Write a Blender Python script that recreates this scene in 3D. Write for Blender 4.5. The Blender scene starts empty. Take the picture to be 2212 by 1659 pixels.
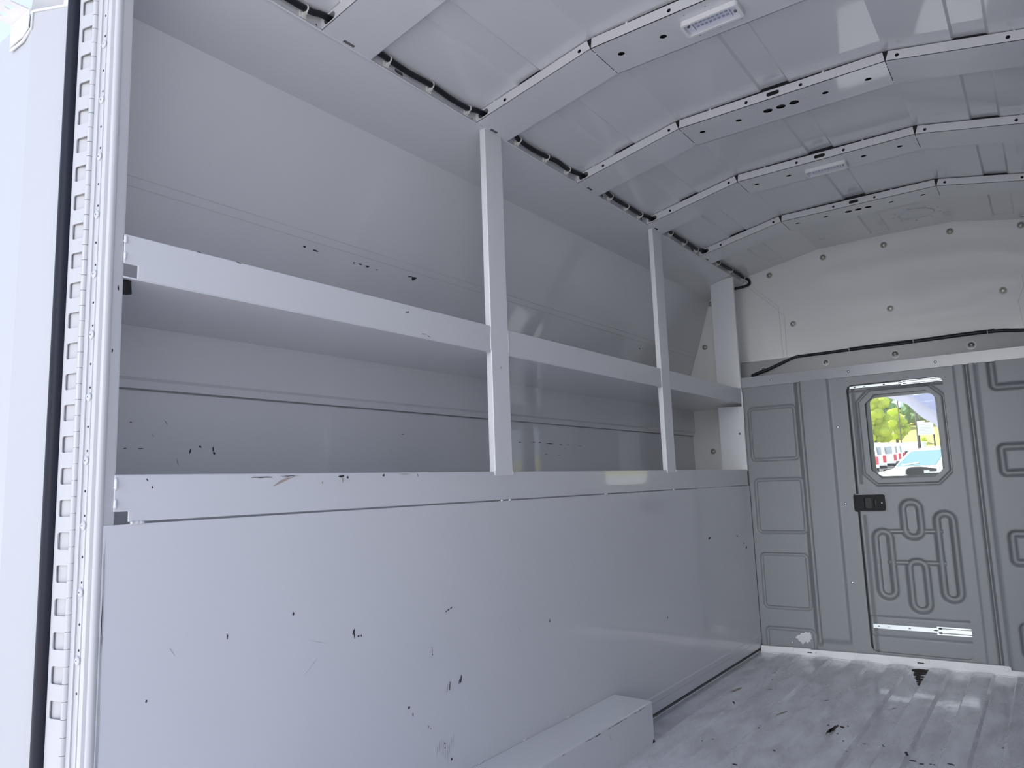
import bpy, bmesh, math, random
import numpy as np
from mathutils import Vector, Matrix
from mathutils.geometry import tessellate_polygon
random.seed(7)
S = bpy.context.scene
COL = S.collection
R = math.radians

# ------------------------------------------------------------------ materials
def mat(name, col, rough=.4, metal=0., bump=None, spec=.5, coat=0., mottle=0., trans=0., ior=1.45):
    m = bpy.data.materials.new(name); m.use_nodes = True
    nt = m.node_tree; b = nt.nodes['Principled BSDF']
    b.inputs['Base Color'].default_value = (*col, 1)
    b.inputs['Roughness'].default_value = rough
    b.inputs['Metallic'].default_value = metal
    b.inputs['Specular IOR Level'].default_value = spec
    b.inputs['Coat Weight'].default_value = coat; b.inputs['Coat Roughness'].default_value = .05
    b.inputs['Transmission Weight'].default_value = trans
    b.inputs['IOR'].default_value = ior
    tc = nt.nodes.new('ShaderNodeTexCoord')
    if mottle:
        n = nt.nodes.new('ShaderNodeTexNoise'); n.inputs['Scale'].default_value = 9; n.inputs['Detail'].default_value = 6
        r = nt.nodes.new('ShaderNodeValToRGB')
        r.color_ramp.elements[0].position = .3; r.color_ramp.elements[1].position = .75
        r.color_ramp.elements[0].color = (*[c * (1 - mottle) for c in col], 1)
        r.color_ramp.elements[1].color = (*col, 1)
        nt.links.new(tc.outputs['Object'], n.inputs['Vector'])
        nt.links.new(n.outputs['Fac'], r.inputs['Fac']); nt.links.new(r.outputs['Color'], b.inputs['Base Color'])
    if bump:
        last = None
        for sc, st, dist in bump:
            n = nt.nodes.new('ShaderNodeTexNoise'); n.inputs['Scale'].default_value = sc; n.inputs['Detail'].default_value = 2
            bp = nt.nodes.new('ShaderNodeBump'); bp.inputs['Strength'].default_value = st; bp.inputs['Distance'].default_value = dist
            nt.links.new(tc.outputs['Object'], n.inputs['Vector']); nt.links.new(n.outputs['Fac'], bp.inputs['Height'])
            if last: nt.links.new(last.outputs['Normal'], bp.inputs['Normal'])
            last = bp
        nt.links.new(last.outputs['Normal'], b.inputs['Normal'])
    return m

WHITE = mat('white_paint', (.68, .685, .70), .3, coat=.7, bump=[(2.2, .22, .012), (260, .03, .0005)])
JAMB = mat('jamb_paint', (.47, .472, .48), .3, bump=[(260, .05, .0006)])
WHITE_TRIM = mat('white_trim_paint', (.76, .762, .77), .3, bump=[(260, .05, .0006)])
UPPER = mat('white_panel_gloss', (.78, .785, .765), .08, bump=[(1.8, .5, .02)])
GRAY = mat('gray_bulkhead_paint', (.250, .266, .278), .42, bump=[(420, .12, .0006)])
GRAYGLOSS = mat('gray_gloss_paint', (.36, .365, .385), .2, bump=[(180, .12, .001)])
BLACK = mat('black_rubber', (.007, .009, .017), .5, spec=.25)
CABLE = mat('black_loom', (.006, .007, .012), .5)
LATCHM = mat('black_plastic', (.012, .0125, .015), .5, spec=.2)
DEEP = mat('deep_black', (.004, .004, .006), .5)
STEEL = mat('zinc_steel', (.44, .47, .48), .36, metal=1.)
DARKSTEEL = mat('dull_steel', (.3, .3, .27), .35, metal=1.)
SCUFF = mat('scuff_mark', (.03, .03, .034), .6)
TAN = mat('tan_scuff', (.42, .37, .33), .6)
RUST = mat('rust_dirt', (.055, .038, .028), .8, mottle=.6)
GRIME = mat('grime_patch', (.47, .47, .46), .45, mottle=.18)
TIEM = mat('natural_nylon', (.72, .72, .68), .4)
SEAM = mat('sealant', (.62, .625, .62), .5)
LENS = None
BOLTW = mat('zinc_washer', (.74, .75, .72), .32, metal=.3)
BOLTD = mat('plated_washer', (.36, .37, .34), .4, metal=.2)
BOARD = mat('lamp_board', (.80, .81, .86), .35)
CHIP = mat('led_chip', (.42, .45, .58), .2)
HOUSING = mat('lamp_housing', (.78, .78, .78), .35)
PINK = mat('filler_yellow', (.35, .33, .05), .6)

def floor_mat():
    m = mat('worn_floor_paint', (.58, .59, .62), .3, coat=.4, bump=[(120, .10, .001)])
    nt = m.node_tree; b = nt.nodes['Principled BSDF']
    tc = nt.nodes.new('ShaderNodeTexCoord')
    mp = nt.nodes.new('ShaderNodeMapping'); mp.inputs['Scale'].default_value = (7, 2.2, 1)
    n = nt.nodes.new('ShaderNodeTexNoise'); n.inputs['Scale'].default_value = 2.2; n.inputs['Detail'].default_value = 9; n.inputs['Roughness'].default_value = .65
    r = nt.nodes.new('ShaderNodeValToRGB')
    e = r.color_ramp.elements; e[0].position = .36; e[0].color = (.56, .56, .57, 1); e[1].position = .62; e[1].color = (.77, .78, .82, 1)
    nt.links.new(tc.outputs['Object'], mp.inputs['Vector']); nt.links.new(mp.outputs['Vector'], n.inputs['Vector'])
    nt.links.new(n.outputs['Fac'], r.inputs['Fac'])
    # long fine scratches
    mp2 = nt.nodes.new('ShaderNodeMapping'); mp2.inputs['Scale'].default_value = (120, 5, 1); mp2.inputs['Rotation'].default_value = (0, 0, .12)
    n2 = nt.nodes.new('ShaderNodeTexNoise'); n2.inputs['Scale'].default_value = 1.5; n2.inputs['Detail'].default_value = 4
    r2 = nt.nodes.new('ShaderNodeValToRGB'); q = r2.color_ramp.elements; q[0].position = .66; q[0].color = (1, 1, 1, 1); q[1].position = .74; q[1].color = (.72, .72, .72, 1)
    nt.links.new(tc.outputs['Object'], mp2.inputs['Vector']); nt.links.new(mp2.outputs['Vector'], n2.inputs['Vector']); nt.links.new(n2.outputs['Fac'], r2.inputs['Fac'])
    mx = nt.nodes.new('ShaderNodeMix'); mx.data_type = 'RGBA'; mx.blend_type = 'MULTIPLY'; mx.inputs[0].default_value = 1
    nt.links.new(r.outputs['Color'], mx.inputs[6]); nt.links.new(r2.outputs['Color'], mx.inputs[7]); nt.links.new(mx.outputs[2], b.inputs['Base Color'])
    rr = nt.nodes.new('ShaderNodeMapRange'); rr.inputs[1].default_value = .35; rr.inputs[2].default_value = .65; rr.inputs[3].default_value = .36; rr.inputs[4].default_value = .17
    nt.links.new(n.outputs['Fac'], rr.inputs[0]); nt.links.new(rr.outputs[0], b.inputs['Roughness'])
    return m
FLOOR = floor_mat()

def glass_mat():
    m = bpy.data.materials.new('window_glass'); m.use_nodes = True; nt = m.node_tree; nt.nodes.clear()
    o = nt.nodes.new('ShaderNodeOutputMaterial'); t = nt.nodes.new('ShaderNodeBsdfTransparent'); t.inputs[0].default_value = (.94, .97, .96, 1)
    g = nt.nodes.new('ShaderNodeBsdfGlossy'); g.inputs['Roughness'].default_value = .01
    lw = nt.nodes.new('ShaderNodeLayerWeight'); lw.inputs[0].default_value = .5
    pw = nt.nodes.new('ShaderNodeMath'); pw.operation = 'POWER'; pw.inputs[1].default_value = 5; nt.links.new(lw.outputs['Facing'], pw.inputs[0])
    f = nt.nodes.new('ShaderNodeMath'); f.operation = 'MULTIPLY_ADD'; f.inputs[1].default_value = .9; f.inputs[2].default_value = .012; nt.links.new(pw.outputs[0], f.inputs[0])
    mx = nt.nodes.new('ShaderNodeMixShader'); nt.links.new(f.outputs[0], mx.inputs[0]); nt.links.new(t.outputs[0], mx.inputs[1]); nt.links.new(g.outputs[0], mx.inputs[2])
    nt.links.new(mx.outputs[0], o.inputs[0]); return m
GLASS = glass_mat(); LENS = glass_mat(); LENS.name = 'clear_lens'; LENS.node_tree.nodes['Transparent BSDF'].inputs[0].default_value = (.99, .99, 1, 1)

# ------------------------------------------------------------------ mesh builder
def unit(v): return Vector(v).normalized()
class MB:
    def __init__(s): s.v = []; s.f = []; s.m = []
    def add(s, vs, fs, mi=0):
        o = len(s.v); s.v += [tuple(p) for p in vs]
        for f in fs: s.f.append([i + o for i in f]); s.m.append(mi)
    def box(s, lo, hi, mi=0):
        x0, y0, z0 = lo; x1, y1, z1 = hi
        s.add([(x0,y0,z0),(x1,y0,z0),(x1,y1,z0),(x0,y1,z0),(x0,y0,z1),(x1,y0,z1),(x1,y1,z1),(x0,y1,z1)],
              [(0,3,2,1),(4,5,6,7),(0,1,5,4),(1,2,6,5),(2,3,7,6),(3,0,4,7)], mi)
    def prism(s, poly, fn, lo, hi, mi=0, caps=True, closed=True):
        """poly: 2D points; fn(a,b,t) -> 3D"""
        n = len(poly); vs = [fn(a, b, lo) for a, b in poly] + [fn(a, b, hi) for a, b in poly]
        fs = [(i, (i+1) % n, (i+1) % n + n, i + n) for i in range(n if closed else n-1)]
        if closed and caps: fs += [tuple(range(n))[::-1], tuple(range(n, 2*n))]
        s.add(vs, fs, mi)
    def sheet(s, outer, holes, fn, t0, t1, mi=0):
        """plate with holes: outer / holes 2D, fn(a,b,t) -> 3D, thickness t0..t1"""
        loops = [outer] + list(holes)
        pts = [p for l in loops for p in l]; n = len(pts)
        tri = tessellate_polygon([[Vector((p[0], p[1], 0)) for p in l] for l in loops])
        vs = [fn(a, b, t0) for a, b in pts] + [fn(a, b, t1) for a, b in pts]
        fs = [tuple(t) for t in tri] + [tuple(i + n for i in t)[::-1] for t in tri]
        o = 0
        for l in loops:
            k = len(l)
            for i in range(k): a, b = o + i, o + (i+1) % k; fs.append((a, b, b+n, a+n))
            o += k
        s.add(vs, fs, mi)
    def tube(s, pts, r, n=8, mi=0, cap=True):
        pts = [Vector(p) for p in pts]; rings = []; up = None
        for i, p in enumerate(pts):
            d = (pts[min(i+1, len(pts)-1)] - pts[max(i-1, 0)]).normalized()
            if up is None: up = d.orthogonal().normalized()
            up = (up - d * up.dot(d)).normalized(); sd = d.cross(up)
            rr = r[i] if isinstance(r, (list, tuple)) else r
            rings.append([p + (up * math.cos(2*math.pi*k/n) + sd * math.sin(2*math.pi*k/n)) * rr for k in range(n)])
        vs = [v for ring in rings for v in ring]
        fs = [(i*n+k, i*n+(k+1) % n, (i+1)*n+(k+1) % n, (i+1)*n+k) for i in range(len(pts)-1) for k in range(n)]
        if cap: fs += [tuple(range(n))[::-1], tuple(range((len(pts)-1)*n, len(pts)*n))]
        s.add(vs, fs, mi)
    def lathe(s, prof, c, axis, n=20, mi=0):
        """prof: (radius, height) list along axis"""
        a = unit(axis); u = a.orthogonal().normalized(); w = a.cross(u); c = Vector(c); vs = []; 
        for r, h in prof: vs += [c + a*h + (u*math.cos(2*math.pi*k/n) + w*math.sin(2*math.pi*k/n))*r for k in range(n)]
        fs = [(i*n+k, i*n+(k+1) % n, (i+1)*n+(k+1) % n, (i+1)*n+k) for i in range(len(prof)-1) for k in range(n)]
        fs += [tuple(range(n))[::-1], tuple(range((len(prof)-1)*n, len(prof)*n))]
        s.add(vs, fs, mi)
    def rag(s, a, b, la, lb, ang, fn, t, mi, n=9, rag=.5):
        """ragged flat mark lying on a surface"""
        ca, sa = math.cos(ang), math.sin(ang); ps = []
        for k in range(n):
            q = 2*math.pi*k/n; rr = 1 - rag*random.random()
            x, y = la*math.cos(q)*rr, lb*math.sin(q)*rr
            ps.append(fn(a + x*ca - y*sa, b + x*sa + y*ca, t))
        c = fn(a, b, t)
        s.add([c] + ps, [(0, i+1, (i+1) % n + 1) for i in range(n)], mi)
    def build(s, name, mats, parent=None, bevel=0., smooth=None, solid=0., seg=2, loc=None, recalc=True):
        me = bpy.data.meshes.new(name)
        off = Vector(loc) if loc is not None else Vector()
        me.from_pydata([tuple(Vector(p) - off) for p in s.v], [], s.f)
        for m in (mats if isinstance(mats, (list, tuple)) else [mats]): me.materials.append(m)
        me.polygons.foreach_set('material_index', s.m)
        bm = bmesh.new(); bm.from_mesh(me)
        if smooth is not None or bevel: bmesh.ops.remove_doubles(bm, verts=bm.verts, dist=1e-6)
        if recalc: bmesh.ops.recalc_face_normals(bm, faces=bm.faces)
        bm.to_mesh(me); bm.free()
        if smooth is not None:
            me.polygons.foreach_set('use_smooth', [True]*len(me.polygons)); me.set_sharp_from_angle(angle=R(smooth))
        o = bpy.data.objects.new(name, me); COL.objects.link(o)
        if parent: o.parent = parent; o.location = off - parent.matrix_world.translation if False else off - PLOC.get(parent.name, Vector())
        else: o.location = off
        PLOC[o.name] = off
        if solid:
            md = o.modifiers.new('solid', 'SOLIDIFY'); md.thickness = solid; md.offset = -1
        if bevel:
            md = o.modifiers.new('bevel', 'BEVEL'); md.width = bevel; md.segments = seg; md.limit_method = 'ANGLE'; md.angle_limit = R(40)
        return o
PLOC = {}
def thing(name, loc=(0, 0, 0)):
    o = bpy.data.objects.new(name, None); COL.objects.link(o); o.location = loc; o.empty_display_size = .05
    PLOC[o.name] = Vector(loc); return o
def tag(o, label, cat, group=None):
    o['label'] = label; o['category'] = cat
    if group: o['group'] = group
    return o
def struct(o, label=None):
    o['kind'] = 'structure'
    if label: o['label'] = label
    return o
def clone(root, loc):
    r = root.copy(); COL.objects.link(r); r.location = loc; PLOC[r.name] = Vector(loc)
    for ch in list(root.children):
        c = ch.copy(); COL.objects.link(c); c.parent = r
        for g in list(ch.children):
            d = g.copy(); COL.objects.link(d); d.parent = c
    return r
def circ(cx, cy, r, n=16, ry=None):
    ry = ry or r; return [(cx + r*math.cos(2*math.pi*k/n), cy + ry*math.sin(2*math.pi*k/n)) for k in range(n)]
def rrect(x0, y0, x1, y1, r, n=5):
    out = []
    for cx, cy, a in ((x1-r, y1-r, 0), (x0+r, y1-r, 90), (x0+r, y0+r, 180), (x1-r, y0+r, 270)):
        out += [(cx + r*math.cos(R(a + 90*k/n)), cy + r*math.sin(R(a + 90*k/n))) for k in range(n+1)]
    return out
def cat_rom(P, n=6):
    P = [Vector(p) for p in P]; Q = [2*P[0]-P[1]] + P + [2*P[-1]-P[-2]]; out = []
    for i in range(1, len(Q)-2):
        a, b, c, d = Q[i-1:i+3]
        for k in range(n):
            t = k/n; out.append(.5*((2*b) + (c-a)*t + (2*a-5*b+4*c-d)*t*t + (3*b-a-3*c+d)*t**3))
    out.append(P[-1]); return out
XP = lambda a, b, t: (t, a, b)          # plane of constant x, (y,z)
YP = lambda a, b, t: (a, t, b)          # plane of constant y, (x,z)
ZP = lambda a, b, t: (a, b, t)
def weld(name, parent, p0, p1, r, n=9):
    p0, p1 = Vector(p0), Vector(p1); k = max(3, n)
    pts = [p0.lerp(p1, i/(k*2)) for i in range(k*2+1)]
    rr = [r*(.35 if i in (0, k*2) else (.75 + .45*random.random())) for i in range(k*2+1)]
    m = MB(); m.tube(pts, rr, 8); return m.build(name, WHITE, parent, smooth=80)

# ------------------------------------------------------------------ floor
m = MB()
prof = [(-.04, -.006)]
xs = [(.105, 0), (.194, 1), (.263, 0), (.346, 1), (.423, 0)]
ups = [(.028, .097), (.263-.062, .263), (.345, .421)]
ups = [(.108, .198), (.268, .338), (.427, .504), (.582, .660), (.740, .817), (.900, .975), (1.055, 1.130), (1.212, 1.287), (1.345, 1.39)]
for a, b in ups: prof += [(a-.005, -.006), (a+.004, .006), (b-.004, .006), (b+.005, -.006)]
prof += [(1.44, -.006)]
y0f, y1f, y2f = .50, 3.742, 3.756
vs = []; n = len(prof)
for (yy, k) in ((y0f, 1), (y1f, 1), (y2f, 0), (3.83, 0)):
    vs += [(x, yy, -.006 + (z+.006)*k) for x, z in prof]
m.add(vs, [(i+j*n, i+1+j*n, i+1+(j+1)*n, i+(j+1)*n) for j in range(3) for i in range(n-1)], 0)
m.box((-.04, .50, -.05), (1.44, 3.83, -.014), 0)
FZ = lambda a, b, t: (a, b, t)
def fz(x): return .0066 if any(a <= x <= b for a, b in ups) else -.0054
for a, b, la, lb, g in ((.597,2.760,.008,.014,.6),(.612,2.777,.004,.007,.6),(.630,2.623,.005,.006,0),(.814,2.600,.006,.022,.3),(.833,2.580,.013,.008,.2),(.857,2.566,.011,.007,.2),
        (.879,2.576,.006,.005,0),(.889,2.577,.005,.006,0),(.349,2.656,.007,.006,0),(.345,2.68,.003,.005,0),(.271,2.435,.007,.006,0),(.231,2.437,.004,.005,0),(.195,3.363,.004,.009,.2),
        (.204,3.292,.004,.011,.2),(.191,2.859,.004,.02,.5),(.394,2.289,.012,.007,-.4),(.543,2.798,.005,.006,0),(.684,2.662,.008,.005,0),(1.047,2.831,.004,.006,0),(.743,2.638,.003,.02,.4),
        (.236,3.142,.004,.022,-.7),(.933,2.567,.013,.007,-.3),(.599,2.684,.006,.005,0),(.66,2.53,.006,.004,0),(.48,3.05,.003,.02,-.6),(.70,3.1,.003,.016,-.4),(.47,2.43,.005,.009,.4)):
    m.rag(a, b, la, lb, g, FZ, fz(a), 1)
for a, b, la, lb, g in ((.577,2.735,.010,.062,-.05),(.570,2.70,.006,.05,-.06)): m.rag(a, b, la, lb, g, FZ, .0067, 2, 13)
for k in range(70):
    t = random.random()**1.4; w = .052*(1-t)
    m.rag(.734 - random.random()*w, 3.742 - t*.27, .007 + .009*(1-t), .010 + .012*(1-t), 0, FZ, -.0053 + .00001*k, 2, 8)
for a, b, la, lb, g in ((.141,3.029,.008,.07,-.2),(.368,2.850,.006,.05,-.3)): m.rag(a, b, la, lb, g, FZ, fz(a)+.0002, 3, 15, .7)
struct(m.build('floor', [FLOOR, SCUFF, RUST, mat('tan_streak', (.33, .28, .22), .6, mottle=.4), GRIME], smooth=20, recalc=False), 'ribbed white steel floor, scratched and rust spotted')

# ------------------------------------------------------------------ left wall, lower panel
m = MB()
prof = [(0, .8085), (0, .074), (.0028, .070), (.0028, .050), (0, .046), (0, .030), (-.003, .011)]
m.prism([(x, z) for x, z in prof] + [(x-.004, z) for x, z in prof[::-1]], lambda a, b, t: (a, t, b), .5995, 3.8085)
m.box((-.36, .60, -.004), (-.356, 3.99, .80)); m.box((-.36, .60, -.006), (-.006, 3.99, -.003))
for a, b, la, lb, g, k in ((.976,.611,.004,.005,0,0),(.829,.594,.002,.007,0,0),(1.135,.549,.008,.003,1.2,0),(1.137,.540,.002,.010,.1,0),(1.149,.537,.004,.003,0,0),(1.157,.537,.002,.004,0,0),
        (1.440,.545,.004,.002,.4,0),(1.449,.548,.005,.002,.4,0),(1.459,.551,.005,.002,.5,0),(1.490,.372,.003,.014,-.2,0),(1.483,.368,.002,.008,-.2,0),(1.447,.366,.002,.016,-.1,0),(1.437,.360,.001,.014,-.3,0),
        (1.302,.351,.004,.004,0,0),(1.315,.332,.003,.005,0,0),(1.368,.290,.001,.006,.4,0),(1.375,.284,.001,.004,.4,0),(1.424,.237,.003,.004,0,0),(1.424,.227,.003,.003,0,0),(1.448,.195,.003,.005,0,0),
        (1.385,.463,.001,.008,.1,0),(1.386,.452,.002,.003,0,0),(1.906,.448,.003,.006,0,0),(2.731,.325,.005,.005,0,0),(3.214,.588,.014,.007,.3,0),(3.571,.572,.012,.005,-.2,0),(3.690,.509,.013,.006,.4,0),(3.66,.53,.008,.004,0,0),
        (.723,.587,.001,.012,.6,1),(.68,.516,.002,.004,0,0),(.656,.40,.0008,.012,.8,1),(.70,.36,.0008,.018,.9,1),(1.04,.545,.0006,.025,1.25,1),(1.02,.50,.0006,.025,-.9,1),(2.05,.60,.0008,.025,.6,1),(1.75,.45,.0008,.02,.6,1)):
    m.rag(a, b, la, lb, g, XP, .0006, 1+k)
for k in range(9):
    m.rag(1.395 + k*.0075, .226 + .012*math.sin(k), .0011, .012 + .016*random.random(), -.08, XP, .0006, 2, 7, .5)
for z, w in ((.30, .2), (.12, .2), (.5, .25), (.7, .12)):
    m.rag(.603, z, .0025, w, 0, XP, .0005, 2, 15, .6)
struct(m.build('wall_left', [WHITE, SCUFF, GRIME], smooth=25), 'smooth white lower side panel, left of the floor')

# ------------------------------------------------------------------ cabinet shell on the outer side
m = MB()
prof = [(-.006, .795), (-.36, .795), (-.36, 1.0885), (-.372, 1.0885), (-.372, 1.0925), (-.352, 1.0925), (-.352, 1.110), (-.345, 1.116), (-.345, 1.12), (-.353, 1.437), (-.3185, 1.535), (-.3165, 1.537), (-.3105, 1.555), (-.3085, 1.557), (-.205, 1.858), (-.004, 1.914)]
m.prism(prof, lambda a, b, t: (a, t, b), .616, 4.0, closed=False)
def slopex(z): return -.345 + .352*(z-1.46)
for a, b, la, lb, g in ((2.389,1.014,.02,.002,0),(2.43,1.0135,.03,.0035,0),(2.50,1.012,.05,.003,0),(2.585,1.010,.02,.002,0),(2.643,1.011,.02,.002,0),(2.737,1.009,.02,.0015,0),(2.295,1.012,.015,.003,0),
        (1.019,.962,.003,.012,.1),(1.022,.952,.005,.006,0),(.843,.960,.012,.002,0),(.960,.955,.003,.01,-.2),(.820,1.017,.005,.003,0),(.985,.967,.006,.004,0),(.81,.96,.006,.002,0),(2.474,.970,.02,.0015,0),(2.567,.968,.02,.0015,0),(1.665,1.021,.012,.002,0),
        (.90,1.02,.001,.012,.7),(.87,.99,.001,.01,.6),(.93,.93,.001,.014,.3)):
    m.rag(a, b, la*.75, lb*.75, g, XP, -.3592, 1)
SP = lambda a, b, t: (slopex(b)+t, a, b)
for a, b, la, lb, g in ((1.258,1.517,.007,.003,0),(1.296,1.515,.013,.003,0),(1.437,1.513,.005,.003,0),(1.462,1.514,.010,.003,0),(1.488,1.513,.012,.003,0),(1.670,1.520,.018,.002,.2),(1.688,1.518,.016,.007,.3),(2.227,1.564,.012,.004,0),(3.310,1.503,.01,.003,0),(1.53,1.512,.008,.001,0)):
    m.rag(a, b, la, lb, g, SP, .0012, 1)
struct(m.build('wall_outer', [WHITE, SCUFF], smooth=12, solid=0), 'white back and top lining of the shelf cabinet')
m = MB()
m.box((-.36, .614, .0), (-.004, .618, .81)); 
m.sheet([(-.36,.81),(-.004,.81),(-.004,1.912),(-.205,1.856),(-.36,1.46)], [], YP, .614, .618)
struct(m.build('wall_rear', WHITE), 'white end plate behind the door jamb')

# ------------------------------------------------------------------ ceiling
def skin(x):
    x = min(x, 1.4-x) if x > .7 else x
    return 1.945 + .2041*x if x < .392 else 2.025 + .004*(x-.392)/.308
m = MB()
xs = [-.06, -.005, .15, .157, .2255, .2325, .392, .660, .667, .742, .749, 1.008, 1.1685, 1.1755, 1.2455, 1.2525, 1.405, 1.46]
bead = {.157, .2255, .667, .742, 1.1755, 1.2455}
rows = [(.46, 1), (3.93, 1), (3.942, 0), (4.02, 0)]
vs = []; n = len(xs)
for yy, k in rows: vs += [(x, yy, skin(x) + (.0065*k if x in bead else 0)) for x in xs]
m.add(vs, [(i+j*n, i+1+j*n, i+1+(j+1)*n, i+(j+1)*n) for j in range(3) for i in range(n-1)])
ceiling = struct(m.build('ceiling', [WHITE], smooth=8, recalc=False), 'glossy white roof skin with shallow lengthwise beads')
m = MB()                                         # round vent knock-out and its studs
pts = [(.885 + .074*math.cos(2*math.pi*k/40), 3.765 + .074*math.sin(2*math.pi*k/40)) for k in range(41)]
m.lathe([(.066, .0), (.072, -.0065), (.0735, -.0065), (.0775, .0)], (.885, 3.765, 2.0285), (0, 0, 1), 40)
m.build('vent_ring', WHITE, ceiling, smooth=30)
for k in range(9):
    a = 2*math.pi*k/9 + .3; mm = MB(); mm.lathe([(.004, .001), (.004, -.004), (.002, -.006)], (.885 + .098*math.cos(a), 3.765 + .098*math.sin(a), 2.028), (0, 0, 1), 8); mm.build('stud', WHITE, ceiling, smooth=30)
for x, y in ((.998, 3.831), (.736, 3.80), (.455, 3.842), (1.285, 3.95)):
    mm = MB(); z = skin(x) + (.0065 if .667 < x < .742 else 0)
    mm.lathe([(.012, .001), (.0135, -.0022), (.015, -.0022), (.0165, .001)], (x, y, z), (0, 0, 1), 20); mm.build('patch_ring', WHITE, ceiling, smooth=30)

# roof rail face with slots, along the left edge
m = MB()
slots = [rrect(y-.016, 1.9225, y+.016, 1.9335, .005, 3) for y in (1.304, 2.381, 2.715, 3.26)]
slots += [circ(y, 1.922, .003, 8) for y in (1.035, 1.606, 2.187, 2.752, 3.33)]
m.sheet([(.52, 1.911), (3.998, 1.911), (3.998, 1.947), (.52, 1.947)], slots, XP, -.004, -.002)
m.tube([(-.001, .60, 1.9125), (-.001, 3.998, 1.9125)], .0026, 8)
struct(m.build('trim_4', [WHITE], smooth=30), 'white roof rail with cable slots above the shelves')

# ------------------------------------------------------------------ roof bows
BX = [0.0, .392, 1.008, 1.40]; BZ = [1.914, 1.9925, 1.9965, 1.914]; BZm = [1.914, 1.9925, 1.9925, 1.914]
W = .155; HF = .0285
def roof_bow(y0, holes3, label, light, slot=True):
    root = thing('roof_bow', (.7, y0 + W/2, 1.95))
    tag(root, label, 'roof bow', 'white steel roof bows')
    m = MB(); tw = []
    for k in range(3):
        a, b = Vector((BX[k], BZm[k])), Vector((BX[k+1], BZm[k+1])); d = (b-a).normalized(); L = (b-a).length; nrm = Vector((-d.y, d.x))
        P = lambda s, h: tuple(a + d*s + nrm*h)
        s0, s1 = (0 if k == 0 else .001), (L if k == 2 else L-.001)
        t0, t1 = (s0 if k == 0 else s0+.0035), (s1 if k == 2 else s1-.0035)
        outer = [P(s0, 0), P(s1, 0), P(t1, HF), P(t0, HF)]
        hl = []
        def at(x): return (x - a.x)/d.x
        xsf = [(.109, .36), (.616, .78) if slot else (.616,), (1.036, 1.289)][k]
        for x in xsf: hl.append([P(at(x)+q[0], .0135+q[1]) for q in circ(0, 0, .0052, 12)])
        if k == 1 and slot: hl.append([P(at(.698)+q[0], .0155+q[1]) for q in rrect(-.019, -.0065, .019, .0065, .006, 4)])
        if k == 0: cabl = [P(at(.030)+q[0], .0148+q[1]) for q in rrect(-.019, -.0095, .019, .0095, .009, 4)]; hl.append(cabl)
        m.sheet(outer, hl, YP, y0, y0+.0015)
        m.sheet(outer, [cabl] if k == 0 else [], YP, y0+W-.0015, y0+W)
        # soffit
        bh = []
        if k == 1:
            for x in (.445, .567, .832, .951): bh.append([(at(x)+q[0], q[1]) for q in circ(0, W/2-.004, .0095, 16)])
            if holes3:
                for x in (.661, .701, .741): bh.append([(at(x)+q[0], q[1]) for q in circ(0, W/2-.006, .0145, 18)])
            if light:
                for x in (.645, .70, .755): bh += [[(at(x)+q[0], q[1]) for q in circ(0, yy, .0022, 8)] for yy in (.024, W-.026)]
            elif holes3:
                for x, yy in ((.64,.03),(.67,.028),(.76,.035),(.775,.06),(.77,.11),(.72,.135),(.64,.13),(.62,.06)): bh.append([(at(x)+q[0], q[1]) for q in circ(0, yy, .0018, 6)])
        if k == 0: bh.append(rrect(.003, W/2-.017, .011, W/2+.017, .001, 1))
        m.sheet([(s0, 0), (s1, 0), (s1, W), (s0, W)], bh, lambda p, q, t: (*P(p, t),)[:1] + (y0+q,) + (P(p, t)[1],), 0, .0015)
        if k > 0:                                  # tack welds bridging the fold slit
            for q in (.028, W-.02): tw.append(([(a.x-.003, y0+q, a.y-.0002), (a.x+.003, y0+q, a.y-.0002)], .0018))
        for x in ((.075, .14)[:1] if k == 0 else ((.50, .845) if k == 1 else (1.30,))):
            p = P(at(x), HF+.0005); tw.append(([(p[0], y0-.001, p[1]-.002), (p[0], y0+.003, p[1]+.004)], .0035))
    m.build('channel', WHITE, root, smooth=20)
    m = MB()                                        # black filler added inside the bow so its holes look dark
    ps = [(.056, skin(.056)), (.15, skin(.15)), (.157, skin(.157)+.0065), (.2255, skin(.2255)+.0065), (.2325, skin(.2325)), (.392, skin(.392)), (.66, skin(.66)), (.667, skin(.667)+.0065), (.742, skin(.742)+.0065), (.749, skin(.749)), (1.008, skin(1.008)), (1.1685, skin(1.1685)), (1.1755, skin(1.1755)+.0065), (1.2455, skin(1.2455)+.0065), (1.2525, skin(1.2525)), (1.344, skin(1.344))]
    lo = [(x, (BZm[0] + (x/.392)*(BZm[1]-BZm[0]) if x < .392 else BZm[1] if x < 1.008 else BZm[1] + (x-1.008)/.392*(BZm[3]-BZm[2])) + .005) for x, z in ps]
    m.prism(ps + lo[::-1], YP, y0+.005, y0+W-.005)
    m.build('cavity_blackout', DEEP, root)
    for p, r_ in tw: mb = MB(); mb.tube(p, r_, 6); mb.build('tack_weld', WHITE_TRIM, root, smooth=60)
    return root
RY = [1.048, 1.622, 2.20, 2.765, 3.345]
roof_bow(RY[0], False, 'roof bow nearest the open rear door, cut off at the top of the picture', False, False)
roof_bow(RY[1], False, 'roof bow over the first upright post, carrying the nearer dome light', True, False)
roof_bow(RY[2], True, 'roof bow with three round holes, between the two dome lights', False)
roof_bow(RY[3], False, 'roof bow over the second upright post, carrying the farther dome light', True)
roof_bow(RY[4], True, 'roof bow nearest the upper bulkhead, with three round holes', False)

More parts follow.
